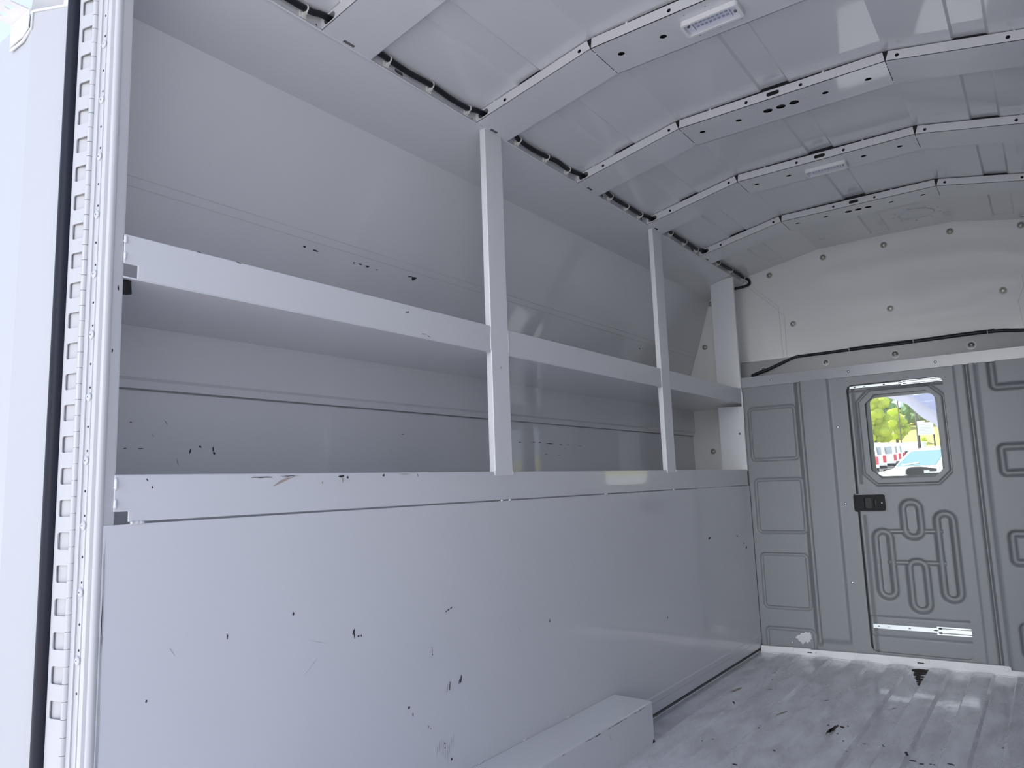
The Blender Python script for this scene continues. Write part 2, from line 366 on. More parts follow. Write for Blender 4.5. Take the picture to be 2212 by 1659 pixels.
# ------------------------------------------------------------------ dome lights
def dome():
    root = thing('dome_light', (0, 0, 0))
    m = MB(); o = rrect(-.074, -.031, .074, .031, .011); i = rrect(-.066, -.0235, .066, .0235, .004)
    m.sheet(o, [i], ZP, 0, -.014); m.build('housing', HOUSING, root, bevel=.002, smooth=30)
    m = MB(); m.prism(rrect(-.066, -.0235, .066, .0235, .004), ZP, -.001, -.0035); board = m.build('lamp_board', BOARD, root)
    for a in range(8):
        for b in range(2):
            q = MB(); x = -.038 + a*.0109; y = -.008 + b*.015
            q.box((x-.003, y-.003, -.006), (x+.003, y+.003, -.0036)); q.build('led_chip', CHIP, board)
    q = MB()
    for k in range(16): q.box((-.045 + k*.0061, -.0165, -.0048), (-.0425 + k*.0061, -.0145, -.0036))
    q.box((.047, -.02, -.006), (.0485, .02, -.0036)); q.box((-.0485, -.02, -.006), (-.047, .02, -.0036)); q.build('connector_strip', CHIP, board)
    for x in (-.058, .058):
        q = MB(); q.lathe([(.0035, -.0035), (.0035, -.008), (.0015, -.0085)], (x, .006*(1 if x > 0 else -1), 0), (0, 0, 1), 10); q.build('screw', DARKSTEEL, board, smooth=30)
    m = MB(); m.prism(rrect(-.0655, -.023, .0655, .023, .004), ZP, -.0105, -.0125)
    for k in range(30): x = -.045 + k*.0031; m.box((x, -.018, -.0105), (x+.0012, .018, -.0098))
    m.build('lens', LENS, root)
    return root
d0 = dome(); d0.location = (.697, RY[1]+.073, 1.9922)
tag(d0, 'clear lensed white dome light, larger one near the top edge', 'dome light', 'roof dome lights')
d1 = clone(d0, (.700, RY[3]+.086, 1.9922)); d1['label'] = 'smaller, more distant white dome light nearer the bulkhead'

# ------------------------------------------------------------------ wiring loom along the rail and its ties
ys_tie = [.994, 1.255, 1.416, 1.575, 1.827, 1.99, 2.125, 2.436, 2.57, 2.69, 2.994, 3.149, 3.29, 3.578, 3.761, 3.95]
key = [(.013, .70, 1.934), (.014, .85, 1.930)]
zt = {}
for i, y in enumerate(ys_tie):
    z = [1.934, 1.935, 1.9365, 1.9345][i % 4]; zt[y] = z; key.append((.011, y, z))
for y, x, z in ((1.06, .019, 1.939), (1.33, .012, 1.9315), (1.50, .012, 1.9305), (1.60, .016, 1.9385), (1.64, .020, 1.9395), (1.78, .018, 1.938), (1.90, .011, 1.9295), (2.05, .013, 1.939), (2.215, .02, 1.939), (2.36, .018, 1.938), (2.50, .012, 1.932),
                (2.78, .02, 1.939), (2.92, .018, 1.938), (3.07, .012, 1.932), (3.36, .02, 1.939), (3.50, .018, 1.938), (3.67, .012, 1.932), (3.86, .016, 1.934)): key.append((x, y, z))
key.sort(key=lambda p: p[1])
key = [k for i, k in enumerate(key) if i == 0 or k[1]-key[i-1][1] > .02]
key += [(.028, 3.975, 1.925), (.030, 3.98, 1.905), (.015, 3.97, 1.892), (-.02, 3.955, 1.885), (-.07, 3.95, 1.88)]
m = MB(); m.tube(cat_rom(key, 5), .0075, 10)
tag(m.build('wiring_loom', CABLE, smooth=60), 'black wiring loom running along the roof rail above the shelves', 'cable')
def tie():
    root = thing('cable_tie', (0, 0, 0))
    m = MB(); m.box((-.0125, -.009, -.017), (-.0085, .009, -.001)); m.box((-.0085, -.005, -.014), (-.004, .005, -.007)); m.build('mount_pad', TIEM, root, bevel=.001)
    m = MB(); pts = [(.0088*math.cos(2*math.pi*k/16), 0, .0088*math.sin(2*math.pi*k/16)) for k in range(17)]
    m.tube(pts, .0019, 6, cap=False); m.box((-.004, -.003, -.0125), (.002, .003, -.0075)); m.build('strap_loop', TIEM, root, smooth=50)
    return root
names = ['first', 'second', 'third', 'fourth', 'fifth', 'sixth', 'seventh', 'eighth', 'ninth', 'tenth', 'eleventh', 'twelfth', 'thirteenth', 'fourteenth', 'fifteenth', 'sixteenth']
t0 = tie()
for i, y in enumerate(ys_tie):
    o = t0 if i == 0 else clone(t0, (0, 0, 0))
    o.location = (.0105, y, zt[y])
    where = 'before the first roof bow' if y < 1.05 else 'between first and second roof bow' if y < 1.63 else 'between second and third roof bow' if y < 2.2 else 'between third and fourth roof bow' if y < 2.8 else 'between fourth and fifth roof bow' if y < 3.35 else 'beyond the last roof bow'
    same = [q for q in ys_tie if (q < 1.05, q < 1.63, q < 2.2, q < 2.8, q < 3.35) == (y < 1.05, y < 1.63, y < 2.2, y < 2.8, y < 3.35)]
    pos = ['nearest', 'middle', 'farthest'][same.index(y)] if len(same) == 3 else 'only'
    tag(o, f'{pos} white nylon tie on the roof loom {where}', 'cable tie', 'cable ties on the roof loom')

# ------------------------------------------------------------------ upper white bulkhead
m = MB()
NX, NZ = 60, 30
def up(x, z): return 4.0 + .0035*math.sin(3.1*x + 1.3*z) * math.sin(5*z + 2.2*x) + .002*math.sin(9*z - 2.5*x)
x0, x1, z0, z1 = -.37, 1.46, .79, 2.05
vs = [(x0 + (x1-x0)*i/NX, up(x0 + (x1-x0)*i/NX, z0 + (z1-z0)*j/NZ), z0 + (z1-z0)*j/NZ) for j in range(NZ+1) for i in range(NX+1)]
m.add(vs, [(j*(NX+1)+i, j*(NX+1)+i+1, (j+1)*(NX+1)+i+1, (j+1)*(NX+1)+i) for j in range(NZ) for i in range(NX) if z0 + (z1-z0)*(j+.5)/NZ > 1.45 or x0 + (x1-x0)*(i+.5)/NX < .03])
# pressed seam lines
for p, q in (((.004, 1.925), (.17, 1.752)), ((.17, 1.752), (.168, 1.722)), ((.168, 1.722), (.195, 1.703)), ((.168, 1.722), (.171, 1.474)), ((.013, 1.892), (.165, 1.735)), ((.195, 1.703), (.190, 1.474)), ((1.232, 1.474), (1.222, 1.60)), ((1.222, 1.60), (1.25, 1.66)), ((1.25, 1.66), (1.25, 1.72)), ((1.25, 1.66), (1.272, 1.474))):
    m.tube([(p[0], up(*p)-.0002, p[1]), (q[0], up(*q)-.0002, q[1])], .0007, 4, 1)
upper = struct(m.build('wall_upper', [UPPER, mat('seam_line', (.35, .35, .36), .5)], smooth=50), 'glossy white upper bulkhead panel dotted with bolts')
def bolt(parent, c, axis, r=.0155, mats=None):
    m = MB(); m.lathe([(r, 0), (r, .0012), (r*.92, .002), (r*.70, .002)], c, axis, 20, 0)
    m.lathe([(r*.62, .002), (r*.60, .005), (r*.46, .0062), (r*.36, .0062), (r*.34, .004)], c, axis, 16, 1)
    m.lathe([(r*.33, .0035), (r*.12, .0042), (r*.1, .006)], c, axis, 8, 2)
    return m.build('bolt', mats or [BOLTD, DARKSTEEL, BOLTW], parent, smooth=35)
for x, z in ((.416,1.975),(.704,1.978),(.992,1.980),(1.269,1.944),(.236,1.649),(.703,1.652),(1.171,1.656),(.136,1.933),(-.203,1.833),(-.257,1.591),(-.25,1.0)):
    bolt(upper, (x, up(x, z)-.0008, z), (0, -1, 0))
# bright sloping strip between the two bulkheads
m = MB()
prof = [(3.995, 1.474), (3.957, 1.4655), (3.950, 1.463), (3.945, 1.456), (3.914, 1.38), (3.90, 1.345), (3.895, 1.30), (3.873, 1.30)]
m.prism(prof, lambda a, b, t: (t, a, b), -.10, 1.44, closed=False)
strip = struct(m.build('trim_2', [mat('strip_paint', (.58, .58, .575), .18, bump=[(150, .2, .001)])], smooth=35, solid=.002), 'sloping strip with round bolts between the bulkheads')
for x, r in ((.091, .017), (.401, .018), (.716, .022), (1.028, .022), (1.335, .022)):
    t = .0; bolt(strip, (1.262 + (x-1.262)*3.9255/3.91, 3.9255, 1.4115), (0, -.926, .378), r, [BOLTW, DARKSTEEL, BOLTW])

# cable lying along the strip
key = [(.05, 3.828, 1.372), (.075, 3.86, 1.389), (.12, 3.885, 1.405), (.175, 3.93, 1.435), (.225, 3.965, 1.459), (.26, 3.972, 1.466), (.40, 3.974, 1.467), (.60, 3.974, 1.469), (.72, 3.974, 1.467), (.80, 3.974, 1.469), (1.0, 3.974, 1.472), (1.10, 3.973, 1.471), (1.16, 3.972, 1.466), (1.24, 3.965, 1.452), (1.38, 3.955, 1.44)]
def onto(p, y): k = y/p[1]; return (1.262 + (p[0]-1.262)*k, y, .85 + (p[2]-.85)*k)
ny = [3.885, 3.898, 3.913, 3.931, 3.945, 3.947] + [3.947]*9
key = [onto(p, y) for p, y in zip(key, ny)]
m = MB(); m.tube(cat_rom(key, 6), .0085, 8)
m.tube(cat_rom([onto(p, 3.951) for p in ((.50, 3.974, 1.475), (.70, 3.973, 1.477), (.82, 3.974, 1.4755), (1.0, 3.975, 1.478), (1.12, 3.974, 1.477))], 6), .0045, 8)
loom2 = tag(m.build('bulkhead_cable', CABLE, smooth=60), 'black cable lying along the top of the bulkhead ledge', 'cable')
for x in (.264, .515, .80, 1.10):
    m = MB(); m.tube([(x-.006, 3.9475 + .0105*math.cos(q*math.pi/6), 1.4665 + .0105*math.sin(q*math.pi/6)) for q in range(13)], .0012, 5, cap=False); m.build('tie_band', TIEM, loom2)

# ------------------------------------------------------------------ ledge channel over the gray bulkhead
m = MB(); m.sheet([(3.806, 1.312), (3.835, 1.312), (3.835, 1.352), (3.812, 1.352), (3.812, 1.366), (3.806, 1.366)], [], lambda a, b, t: (t, a, b), .002, 1.40)
ledge = tag(m.build('bulkhead_crossmember', [GRAYGLOSS], bevel=.0012), 'glossy gray channel across the top of the gray bulkhead', 'crossmember')
def rivet(parent, c, r=.007, mt=STEEL, axis=(0, -1, 0)):
    m = MB(); m.lathe([(r, 0), (r*.95, .0015), (r*.6, .0032), (r*.2, .0036)], c, axis, 14); return m.build('rivet', mt, parent, smooth=60)
for x in (.154, .522, .889, 1.255): rivet(ledge, (x, 3.806, 1.338), .0062)

# ------------------------------------------------------------------ gray bulkhead and sliding door (pressed steel)
def sd_rr(X, Z, x0, z0, x1, z1, r):
    qx = np.abs(X-(x0+x1)/2) - ((x1-x0)/2 - r); qz = np.abs(Z-(z0+z1)/2) - ((z1-z0)/2 - r)
    return np.hypot(np.maximum(qx, 0), np.maximum(qz, 0)) + np.minimum(np.maximum(qx, qz), 0) - r
def sd_oct(X, Z, x0, z0, x1, z1, c, r=.02):
    cx, cz = (x0+x1)/2, (z0+z1)/2; ax, az = np.abs(X-cx), np.abs(Z-cz); hx, hz = (x1-x0)/2, (z1-z0)/2
    return np.maximum(np.maximum(ax-hx, az-hz), (ax+az-(hx+hz-c))/1.41421)
def sst(a, b, x): t = np.clip((x-a)/(b-a), 0, 1); return t*t*(3-2*t)
def groove(sd, c, w): return np.exp(-((sd-c)/(w*.42))**4)
def heights_fixed(X, Z):
    h = np.zeros_like(X)
    for q in ((.026, .937, .252, 1.199, .018), (.030, .575, .259, .835, .018), (.032, .208, .251, .466, .018), (.031, -.1, .256, .108, .018)):
        sd = sd_rr(X, Z, *q); h = np.maximum(h, .011*groove(sd, .0, .017))
        h = np.where(sd < 0, np.maximum(h, .002), h)
    ch = sst(.258, .272, X) * (1-sst(.280, .296, X)) * sst(.035, .06, Z); h = np.maximum(h, .024*ch)
    strip_ = sst(.282, .296, X) * (1-sst(.414, .428, X)) * sst(.055, .085, Z); h = h - .013*strip_
    h = h - .008*sst(.950, .960, X)
    g = np.exp(-((X-1.003)/.006)**2); h = h + .018*g
    h = h - .005*sst(1.010, 1.016, X)*(1-sst(1.030, 1.037, X))
    h = h + .006*np.exp(-((X-1.041)/.004)**2)*.6
    for z0, z1 in ((1.185, 1.40), (.815, .957), (.440, .590), (.065, .212)):
        sd = sd_rr(X, Z, 1.081, z0, 1.60, z1, .028); h = h + .026*groove(sd, -.015, .03)
    return h
PILLS = [(.7025, .570, .7435, .699), (.835, .299, .871, .646), (.576, .299, .612, .567), (.7045, .246, .7455, .433)]
def heights_door(X, Z):
    h = np.zeros_like(X)
    sd = sd_oct(X, Z, .541, .795, .902, .1+1.142, .054); h = np.maximum(h, .014*groove(sd, 0, .014))
    h = np.where(sd < 0, np.maximum(h, .0015), h)
    for x0, z0, x1, z1 in PILLS:
        sd = sd_rr(X, Z, x0, z0, x1, z1, .0175); h = np.maximum(h, .026*groove(sd, .0135, .030))
    for x0, x1, z in ((.605, .705, .581), (.745, .835, .581), (.612, .700, .441), (.745, .838, .441)):
        sd = sd_rr(X, Z, x0, z-.001, x1, z+.001, .0009); h = np.maximum(h, .018*groove(sd, 0, .017))
    for x0, z0, x1, z1 in PILLS:                   # pill floors stay flat
        sd = sd_rr(X, Z, x0, z0, x1, z1, .0175); h = np.where(sd < -.004, .002, h)
    band = sst(.112, .119, Z)*(1-sst(.186, .193, Z)); h = h + .008*band
    h = h + .009*np.exp(-((Z-.112)/.004)**2) + .009*np.exp(-((Z-.193)/.004)**2)
    h = h + .010*sst(1.236, 1.246, Z)
    h = h + .008*np.exp(-((X-.526)/.0045)**2)*((Z > .80) | (Z < .655)).astype(float)
    return h
def field(name, x0, z0, x1, z1, step, ybase, hf, hole, mats, rim=.02, parent=None, keep=None):
    """pressed sheet: regular grid, hole cut where hole(X,Z) < 0 with the rim folded back"""
    nx, nz = int(round((x1-x0)/step)), int(round((z1-z0)/step))
    X, Z = np.meshgrid(np.linspace(x0, x1, nx+1), np.linspace(z0, z1, nz+1))
    sd = hole(X, Z)
    e = 1e-4
    for _ in range(2):                               # snap the nearest grid points onto the cut line
        gx, gz = (hole(X+e, Z)-hole(X-e, Z))/(2*e), (hole(X, Z+e)-hole(X, Z-e))/(2*e); gl = np.maximum(np.hypot(gx, gz), 1e-3)
        near = np.abs(sd) < step*.62
        X = np.where(near, X - gx/gl*sd, X); Z = np.where(near, Z - gz/gl*sd, Z)
        sd2 = hole(X, Z); sd = np.where(near, sd2, sd)
    Y = ybase + hf(X, Z)
    V = np.stack([X.ravel(), Y.ravel(), Z.ravel()], 1)
    idx = np.arange((nx+1)*(nz+1)).reshape(nz+1, nx+1)
    F = np.stack([idx[:-1, :-1], idx[:-1, 1:], idx[1:, 1:], idx[1:, :-1]], -1).reshape(-1, 4)
    cen = V[F].mean(1); ok = hole(cen[:, 0], cen[:, 2]) > 0
    F = F[ok]
    used = np.unique(F); remap = -np.ones(len(V), int); remap[used] = np.arange(len(used)); V = V[used]; F = remap[F]
    # border edges -> folded rim
    E = np.concatenate([F[:, [0, 1]], F[:, [1, 2]], F[:, [2, 3]], F[:, [3, 0]]]); Es = np.sort(E, 1)
    _, inv, cnt = np.unique(Es, axis=0, return_inverse=True, return_counts=True); bd = E[cnt[inv.ravel()] == 1]
    b = np.unique(bd); mp = {int(q): len(V)+i for i, q in enumerate(b)}
    Vb = V[b].copy(); Vb[:, 1] = ybase + rim; V = np.concatenate([V, Vb])
    faces = F.tolist() + [[int(c), int(a), mp[int(a)], mp[int(c)]] for a, c in bd]
    me = bpy.data.meshes.new(name); me.from_pydata(V.tolist(), [], faces)
    me.materials.append(mats); me.polygons.foreach_set('use_smooth', [True]*len(me.polygons)); me.set_sharp_from_angle(angle=R(50))
    o = bpy.data.objects.new(name, me); COL.objects.link(o)
    if parent: o.parent = parent
    PLOC[o.name] = Vector(); return o
def door_hole(X, Z):
    a = sd_rr(X, Z, .5025, .0395, .9085, 1.2725, .03)
    b = sd_rr(X, Z, .489, .672, .53, .756, .008)
    return np.minimum(a, b)
bulk = struct(field('wall_front', .0015, .012, 1.4005, 1.315, .0036, 3.812, heights_fixed, door_hole, GRAY, .03), 'gray pressed steel bulkhead with embossed rectangles')
for x, z in ((.449, 1.076), (.450, .710), (.449, .345), (.979, 1.078), (.981, .709), (.981, .341)): rivet(bulk, (x, 3.8135 if x < .9 else 3.808, z), .0068)
for x, z in ((1.019, 1.278), (1.020, .145)): rivet(bulk, (x, 3.803, z), .0048, DARKSTEEL)
m = MB()                                            # patch where the gray paint has peeled
patch = [(.166,.070),(.176,.083),(.188,.086),(.196,.096),(.207,.095),(.214,.102),(.226,.099),(.239,.104),(.236,.094),(.242,.091),(.240,.079),(.243,.072),(.234,.066),(.236,.054),(.228,.058),(.222,.048),(.213,.056),(.205,.049),(.198,.041),(.190,.053),(.181,.057),(.176,.066)]
m.sheet(patch, [], YP, 3.8118, 3.8126); m.sheet([(.145,.047),(.153,.052),(.151,.045),(.146,.043)], [], YP, 3.8118, 3.8126)
o = m.build('bare_patch', mat('bare_primer', (.62, .63, .65), .5, mottle=.1), bulk); o['label'] = 'white patch where gray paint has peeled'

win_hole = lambda X, Z: sd_oct(X, Z, .574, .823, .877, 1.2185, .042)
YD = 3.828
door = struct(field('door_1', .511, .030, .925, 1.285, .0036, YD, heights_door, win_hole, GRAY, .012), 'gray sliding bulkhead door with window and black latch')
# window: dark inner frame, pane
m = MB()
def octo(x0, z0, x1, z1, c): return [(x0+c, z0), (x1-c, z0), (x1, z0+c), (x1, z1-c), (x1-c, z1), (x0+c, z1), (x0, z1-c), (x0, z0+c)]
m.sheet(octo(.552, .80, .899, 1.24, .05), [rrect(.592, .834, .866, 1.205, .03, 5)], YP, YD+.028, YD+.038)
pane_frame = m.build('window_frame', mat('window_gasket', (.05, .052, .05), .45), door)
m = MB(); m.sheet(octo(.56, .81, .892, 1.232, .048), [], YP, YD+.014, YD+.018); m.build('window_pane', GLASS, door)
# latch
m = MB(); m.sheet(rrect(.4885, .6755, .6225, .7505, .008, 4), [rrect(.535, .686, .5665, .738, .005, 3), rrect(.576, .695, .5865, .729, .005, 3)], YP, YD-.020, YD-.003)
latch = m.build('latch_plate', LATCHM, door, bevel=.001); latch['label'] = 'black plastic latch plate'
m = MB(); m.sheet(rrect(.533, .684, .589, .740, .005, 3), [], YP, YD-.006, YD-.002); m.build('latch_cup', DEEP, latch)
m = MB(); m.sheet(rrect(.4865, .6735, .6255, .7525, .010, 4), [rrect(.4895, .6765, .6215, .7495, .008, 4)], YP, YD-.008, YD-.0015); m.build('latch_bezel', GRAYGLOSS, latch)
rivet(latch, (.6095, YD-.020, .7115), .0055)
for z in (.703, .723):
    m = MB(); m.lathe([(.003, 0), (.0025, .001)], (.5035, YD-.020, z), (0, -1, 0), 10); m.build('screw', DEEP, latch)
# slide rails
def slide(name, xa, xb, xm, zc, hh, y):
    m = MB(); m.sheet([(xa, zc-hh*.55), (xm+.02, zc-hh*.55), (xm+.02, zc+hh*.55), (xa, zc+hh*.55)], [rrect(xa+.018, zc-.003, xa+.028, zc+.003, .0028, 3), rrect(xa+.06, zc-.0014, xa+.07, zc+.0014, .0012, 2), rrect(xa+.145, zc-.003, xa+.155, zc+.003, .0028, 3)], YP, y, y+.002)
    r = m.build(name, STEEL, door)
    m = MB(); m.box((xm, y-.004, zc-hh), (xb, y-.002, zc-hh*.62)); m.box((xm, y-.004, zc+hh*.62), (xb, y-.002, zc+hh)); m.box((xm, y-.002, zc-hh*.5), (xb, y-.0005, zc+hh*.5)); m.box((xm, y-.004, zc-hh), (xm+.006, y-.0005, zc+hh))
    m.build('outer_channel', STEEL, r, bevel=.0006)
    m = MB(); m.box((xm-.012, y-.005, zc-.002), (xm+.004, y-.002, zc+.002)); m.box((xm+.008, y-.005, zc+hh*.35), (xm+.020, y-.002, zc+hh*.75)); m.box((xm+.008, y-.005, zc-hh*.75), (xm+.020, y-.002, zc-hh*.35)); m.build('slide_stop', DEEP, r)
    return r
slide('slide_rail', .5165, .922, .775, .150, .0175, YD+.006)['label'] = 'lower zinc slide rail'
slide('slide_rail', .5165, .922, .740, 1.2610, .0095, YD-.004)['label'] = 'upper zinc slide rail'

# kick strip at the foot of the bulkhead, scalloped over the floor ribs
m = MB(); pts = [(.001, .024), (.236, .029), (.242, .026), (.55, .032), (1.030, .034), (1.037, .030), (1.038, .018), (1.40, .019)]
low = [(1.40, -.0055), (.001, -.0055)]
holes = [rrect(.222, .009, .243, .0135, .001, 1), rrect(.690, .010, .716, .0155, .001, 1), circ(.262, .012, .002, 8)]
m.sheet(pts[::-1] + low[::-1], holes, YP, 3.789, 3.801)
fl = [(.001, 3.790), (.001, 3.776)]
for a, b in ups[:-1]: fl += [(a-.010, 3.776), (a+.002, 3.767), (b-.002, 3.767), (b+.010, 3.776)]
m.sheet(fl + [(1.40, 3.776), (1.40, 3.790)], [], ZP, -.0062, -.0035)
for k in range(7): x = .15 + k*.145; m.lathe([(.010, 0), (.009, .0012), (.004, .0018)], (x, 3.789, .020 + .0015*math.sin(5*k)), (0, -1, 0), 12)
struct(m.build('trim_1', [WHITE_TRIM], bevel=.0008), 'white kick strip between floor and gray bulkhead')

# ------------------------------------------------------------------ right-hand side of the body (outside the picture, closes the box)
m = MB()
m.box((1.40, .55, -.004), (1.404, 3.81, .89)); m.box((1.40, .55, 1.231), (1.404, 3.81, 1.308))
m.prism([(1.406, .795), (1.76, .795), (1.76, 1.46), (1.605, 1.858), (1.404, 1.914)], lambda a, b, t: (a, t, b), .616, 4.0, closed=False)
m.box((1.404, .616, 1.231), (1.745, 3.99, 1.236)); m.box((1.40, .61, 1.911), (1.404, 4.0, 1.95))
for y in (1.655, 2.813): m.box((1.398, y, .88), (1.42, y+.085, 1.914))
m.box((1.404, .612, .0), (1.76, .616, 1.95))
m.sheet([(1.40, .79), (1.80, .79), (1.80, 2.05), (1.40, 2.05)], [], YP, 4.003, 4.006)
struct(m.build('wall_right', [WHITE]), 'white right side of the truck body')
m = MB(); m.box((-.2, .50, 1.935), (1.6, .56, 2.06)); struct(m.build('trim_5', [WHITE], bevel=.004), 'white rear header above the door opening')

# outer skin of the body, keeps daylight out of the hollow walls
BODY = mat('body_paint', (.78, .78, .78), .35)
m = MB()
m.prism([(-.40, -.06), (-.40, 1.50), (-.25, 1.92), (-.02, 2.02), (.38, 2.09), (1.02, 2.09), (1.42, 2.02), (1.65, 1.92), (1.80, 1.50), (1.80, -.06)], lambda a, b, t: (a, t, b), .555, 4.06)
m.f.pop(); m.m.pop(); m.f.pop(); m.m.pop()
m.sheet([(-.40, 1.50), (-.40, 1.43), (1.80, 1.43), (1.80, 1.50), (1.65, 1.92), (1.42, 2.02), (1.02, 2.09), (.38, 2.09), (-.02, 2.02), (-.25, 1.92)], [], YP, 4.05, 4.06)
struct(m.build('wall_shell', BODY, recalc=False), 'white outer skin of the truck body')
m = MB(); m.sheet([(-.40, -.06), (1.80, -.06), (1.80, 1.372), (.012, 1.372), (.012, .79), (-.40, .79)], [octo(.545, .79, .906, 1.25, .05)], YP, 3.868, 3.872)  # backing plate added behind the bulkhead to keep daylight out of its gaps
m.box((-.40, 3.872, -.06), (-.02, 4.06, 1.44)) if False else None
struct(m.build('wall_light_block', [GRAY]), 'plate added behind the bulkhead to block light')
m = MB(); m.sheet([(-.40, .62), (-.04, .62), (-.04, .0), (-.40, .0)], [], lambda a, b, t: (a, 3.99+t, b), 0, .004); m.box((-.40, .607, -.06), (-.105, .612, 2.0)); m.box((1.404, .555, -.06), (1.80, .612, 2.0)); m.box((-.40, .555, 1.945), (1.80, .60, 2.09)); m.sheet([(3.868, .79), (4.03, .79), (4.03, 1.47), (3.99, 1.464), (3.95, 1.452), (3.925, 1.36), (3.868, 1.36)], [], XP, .006, .010); m.box((-.40, 3.868, .786), (.010, 4.03, .79)); m.box((-.40, 4.03, .786), (.012, 4.034, 1.5))
struct(m.build('wall_corner', BODY), 'outer rear corner panels')

# ------------------------------------------------------------------ shelf posts, rail, shelves
GP = 'painted steel parts of the shelf frame'
def post(y0, y1, label):
    root = thing('upright', (0, (y0+y1)/2, .88)); tag(root, label, 'upright', 'uprights of the shelf frame')
    m = MB(); m.box((-.018, y0, .879), (.0022, y1, 1.9125)); m.build('web', WHITE_TRIM, root, bevel=.0018)
    weld('weld_bead', root, (.0015, y0-.0012, .882), (.0015, y0-.0012, .893), .0022, 3); weld('weld_bead', root, (.0015, y1+.0008, .882), (.0015, y1+.0008, .893), .0022, 3)
    m = MB(); m.box((-.012, y0+.004, 1.910), (.004, y0+.02, 1.916)); m.build('top_tab', WHITE_TRIM, root, bevel=.001)
    return root
p1 = post(1.659, 1.742, 'nearer of the two white uprights dividing the open shelves')
p2 = post(2.813, 2.897, 'farther of the two white uprights, second bay from the bulkhead')
for q, yy in ((p1, 1.70), (p2, 2.855)):
    m = MB(); m.rag(yy, 1.19, .0015, .004, 0, XP, .0026, 0, 7); m.build('scuff', SCUFF, q)
# corner post
root = thing('corner_post', (0, 3.79, .88)); tag(root, 'wide white corner post standing beside the gray bulkhead', 'upright')
m = MB(); m.box((-.122, 3.788, 1.312), (.0025, 3.7905, 1.905)); m.box((-.002, 3.789, .885), (.0025, 3.806, 1.908)); m.build('upper_plate', WHITE_TRIM, root, bevel=.0008)
m = MB(); m.sheet([(-.127, .80), (-.002, .80), (-.002, 1.215), (-.127, 1.222)], [circ(-.022, 1.075, .006, 10), circ(-.025, 1.19, .003, 8), circ(-.10, 1.195, .003, 8)], YP, 3.788, 3.791); m.build('lower_plate', WHITE_TRIM, root)
weld('weld_bead', root, (.003, 3.794, 1.11), (.003, 3.794, 1.30), .0025, 12)
# compartment rail
root = thing('shelf_rail', (0, 2.2, .81)); tag(root, 'long white rail along the bottom edge of the open shelves', 'rail')
m = MB()
m.sheet([(.615, .8905), (.615, .830), (.6395, .830), (.6395, .8125), (3.789, .8125), (3.789, .8905)], [], XP, -.003, 0)
m.box((-.03, .615, .8875), (-.003, 3.788, .8905))
for a, b, la, lb, g, k in ((.949,.876,.045,.0035,.35,1),(.90,.884,.03,.0015,0,0),(.965,.886,.03,.0012,0,0),(1.103,.884,.012,.003,0,0),(1.106,.876,.003,.008,0,1),(1.12,.882,.004,.004,0,0),(.67,.882,.004,.0018,-.8,0),(.679,.869,.002,.003,0,0),(1.23,.885,.004,.004,0,0),(1.30,.887,.02,.0014,0,1),(1.345,.884,.002,.005,.2,0),(1.05,.871,.003,.004,0,1)):
    m.rag(a, b, la, lb, g, XP, .0007, k+1, 11, .65)
rail = m.build('face_plate', [WHITE, SCUFF, TAN], root, bevel=.0012)
weld('weld_bead', root, (.001, .6165, .866), (.001, .6165, .886), .003, 4); weld('weld_bead', root, (.001, .6165, .835), (.001, .6165, .851), .003, 4)
for a, b in ((.643, .668), (1.684, 1.691), (1.722, 1.73), (2.283, 2.302), (2.860, 2.868)): weld('weld_bead', root, (.0, a, .8105), (.0, b, .8105), .0032, max(3, int((b-a)/.004)))
# shelves
def shelf(y0, y1, label, notch=False, ty=None):
    root = thing('shelf', (-.17, (y0+y1)/2, 1.231)); tag(root, label, 'shelf', 'white steel shelf trays')
    m = MB()
    if notch: pl = [(y0, 1.3085), (y0, 1.256), (y0+.025, 1.256), (y0+.025, 1.2325), (y1, 1.2325), (y1, 1.3085)]
    else: pl = [(y0, 1.3085), (y0, 1.2325), (y1, 1.2325), (y1, 1.3085)]
    m.sheet(pl, [], XP, -.003, .0005); m.box((-.016, y0, 1.3055), (-.003, y1, 1.3085)); 
    if notch:
        for a, b, la, lb, g in ((1.319,1.290,.006,.003,.2),(1.312,1.289,.003,.002,.2),(1.377,1.2425,.012,.0012,.1),(1.394,1.239,.010,.001,-.3),(.756,1.3085,.008,.001,-.2),(.84,1.3075,.008,.001,-.2)): m.rag(a, b, la, lb, g, XP, .0011, 1)
    f = m.build('front_lip', [WHITE, SCUFF], root, bevel=.0014)
    m = MB(); hol = [circ(-.02, y0+.012, .012, 14)] if notch else []
    ta, tb = ty or (y0, y1)
    m.sheet([(-.347, ta), (-.019 if ta < y0 else -.001, ta), (-.019 if ta < y0 else -.001, y0), (-.001, y0), (-.001, y1), (-.019 if tb > y1 else -.001, y1), (-.019 if tb > y1 else -.001, tb), (-.347, tb)] if ty else [(-.347, y0), (-.001, y0), (-.001, y1), (-.347, y1)], hol, ZP, 1.2305, 1.2335); m.build('tray', WHITE, root)
    return root, f
s1, f1 = shelf(.616, 1.657, 'nearest and longest-looking shelf tray, left of the first upright', True, (.615, 1.699))
weld('weld_bead', s1, (.001, .6175, 1.292), (.001, .6175, 1.3065), .003, 4); weld('weld_bead', s1, (.001, .6175, 1.262), (.001, .6175, 1.277), .003, 4)
weld('weld_bead', s1, (.001, 1.6578, 1.236), (.001, 1.6578, 1.305), .0016, 8)
m = MB(); m.lathe([(.013, -.002), (.011, .02)], (-.02, .628, 1.2105), (0, 0, 1), 12); m.build('grommet', DEEP, s1)
s2, _ = shelf(1.744, 2.811, 'middle shelf tray between the two uprights', ty=(1.700, 2.854))
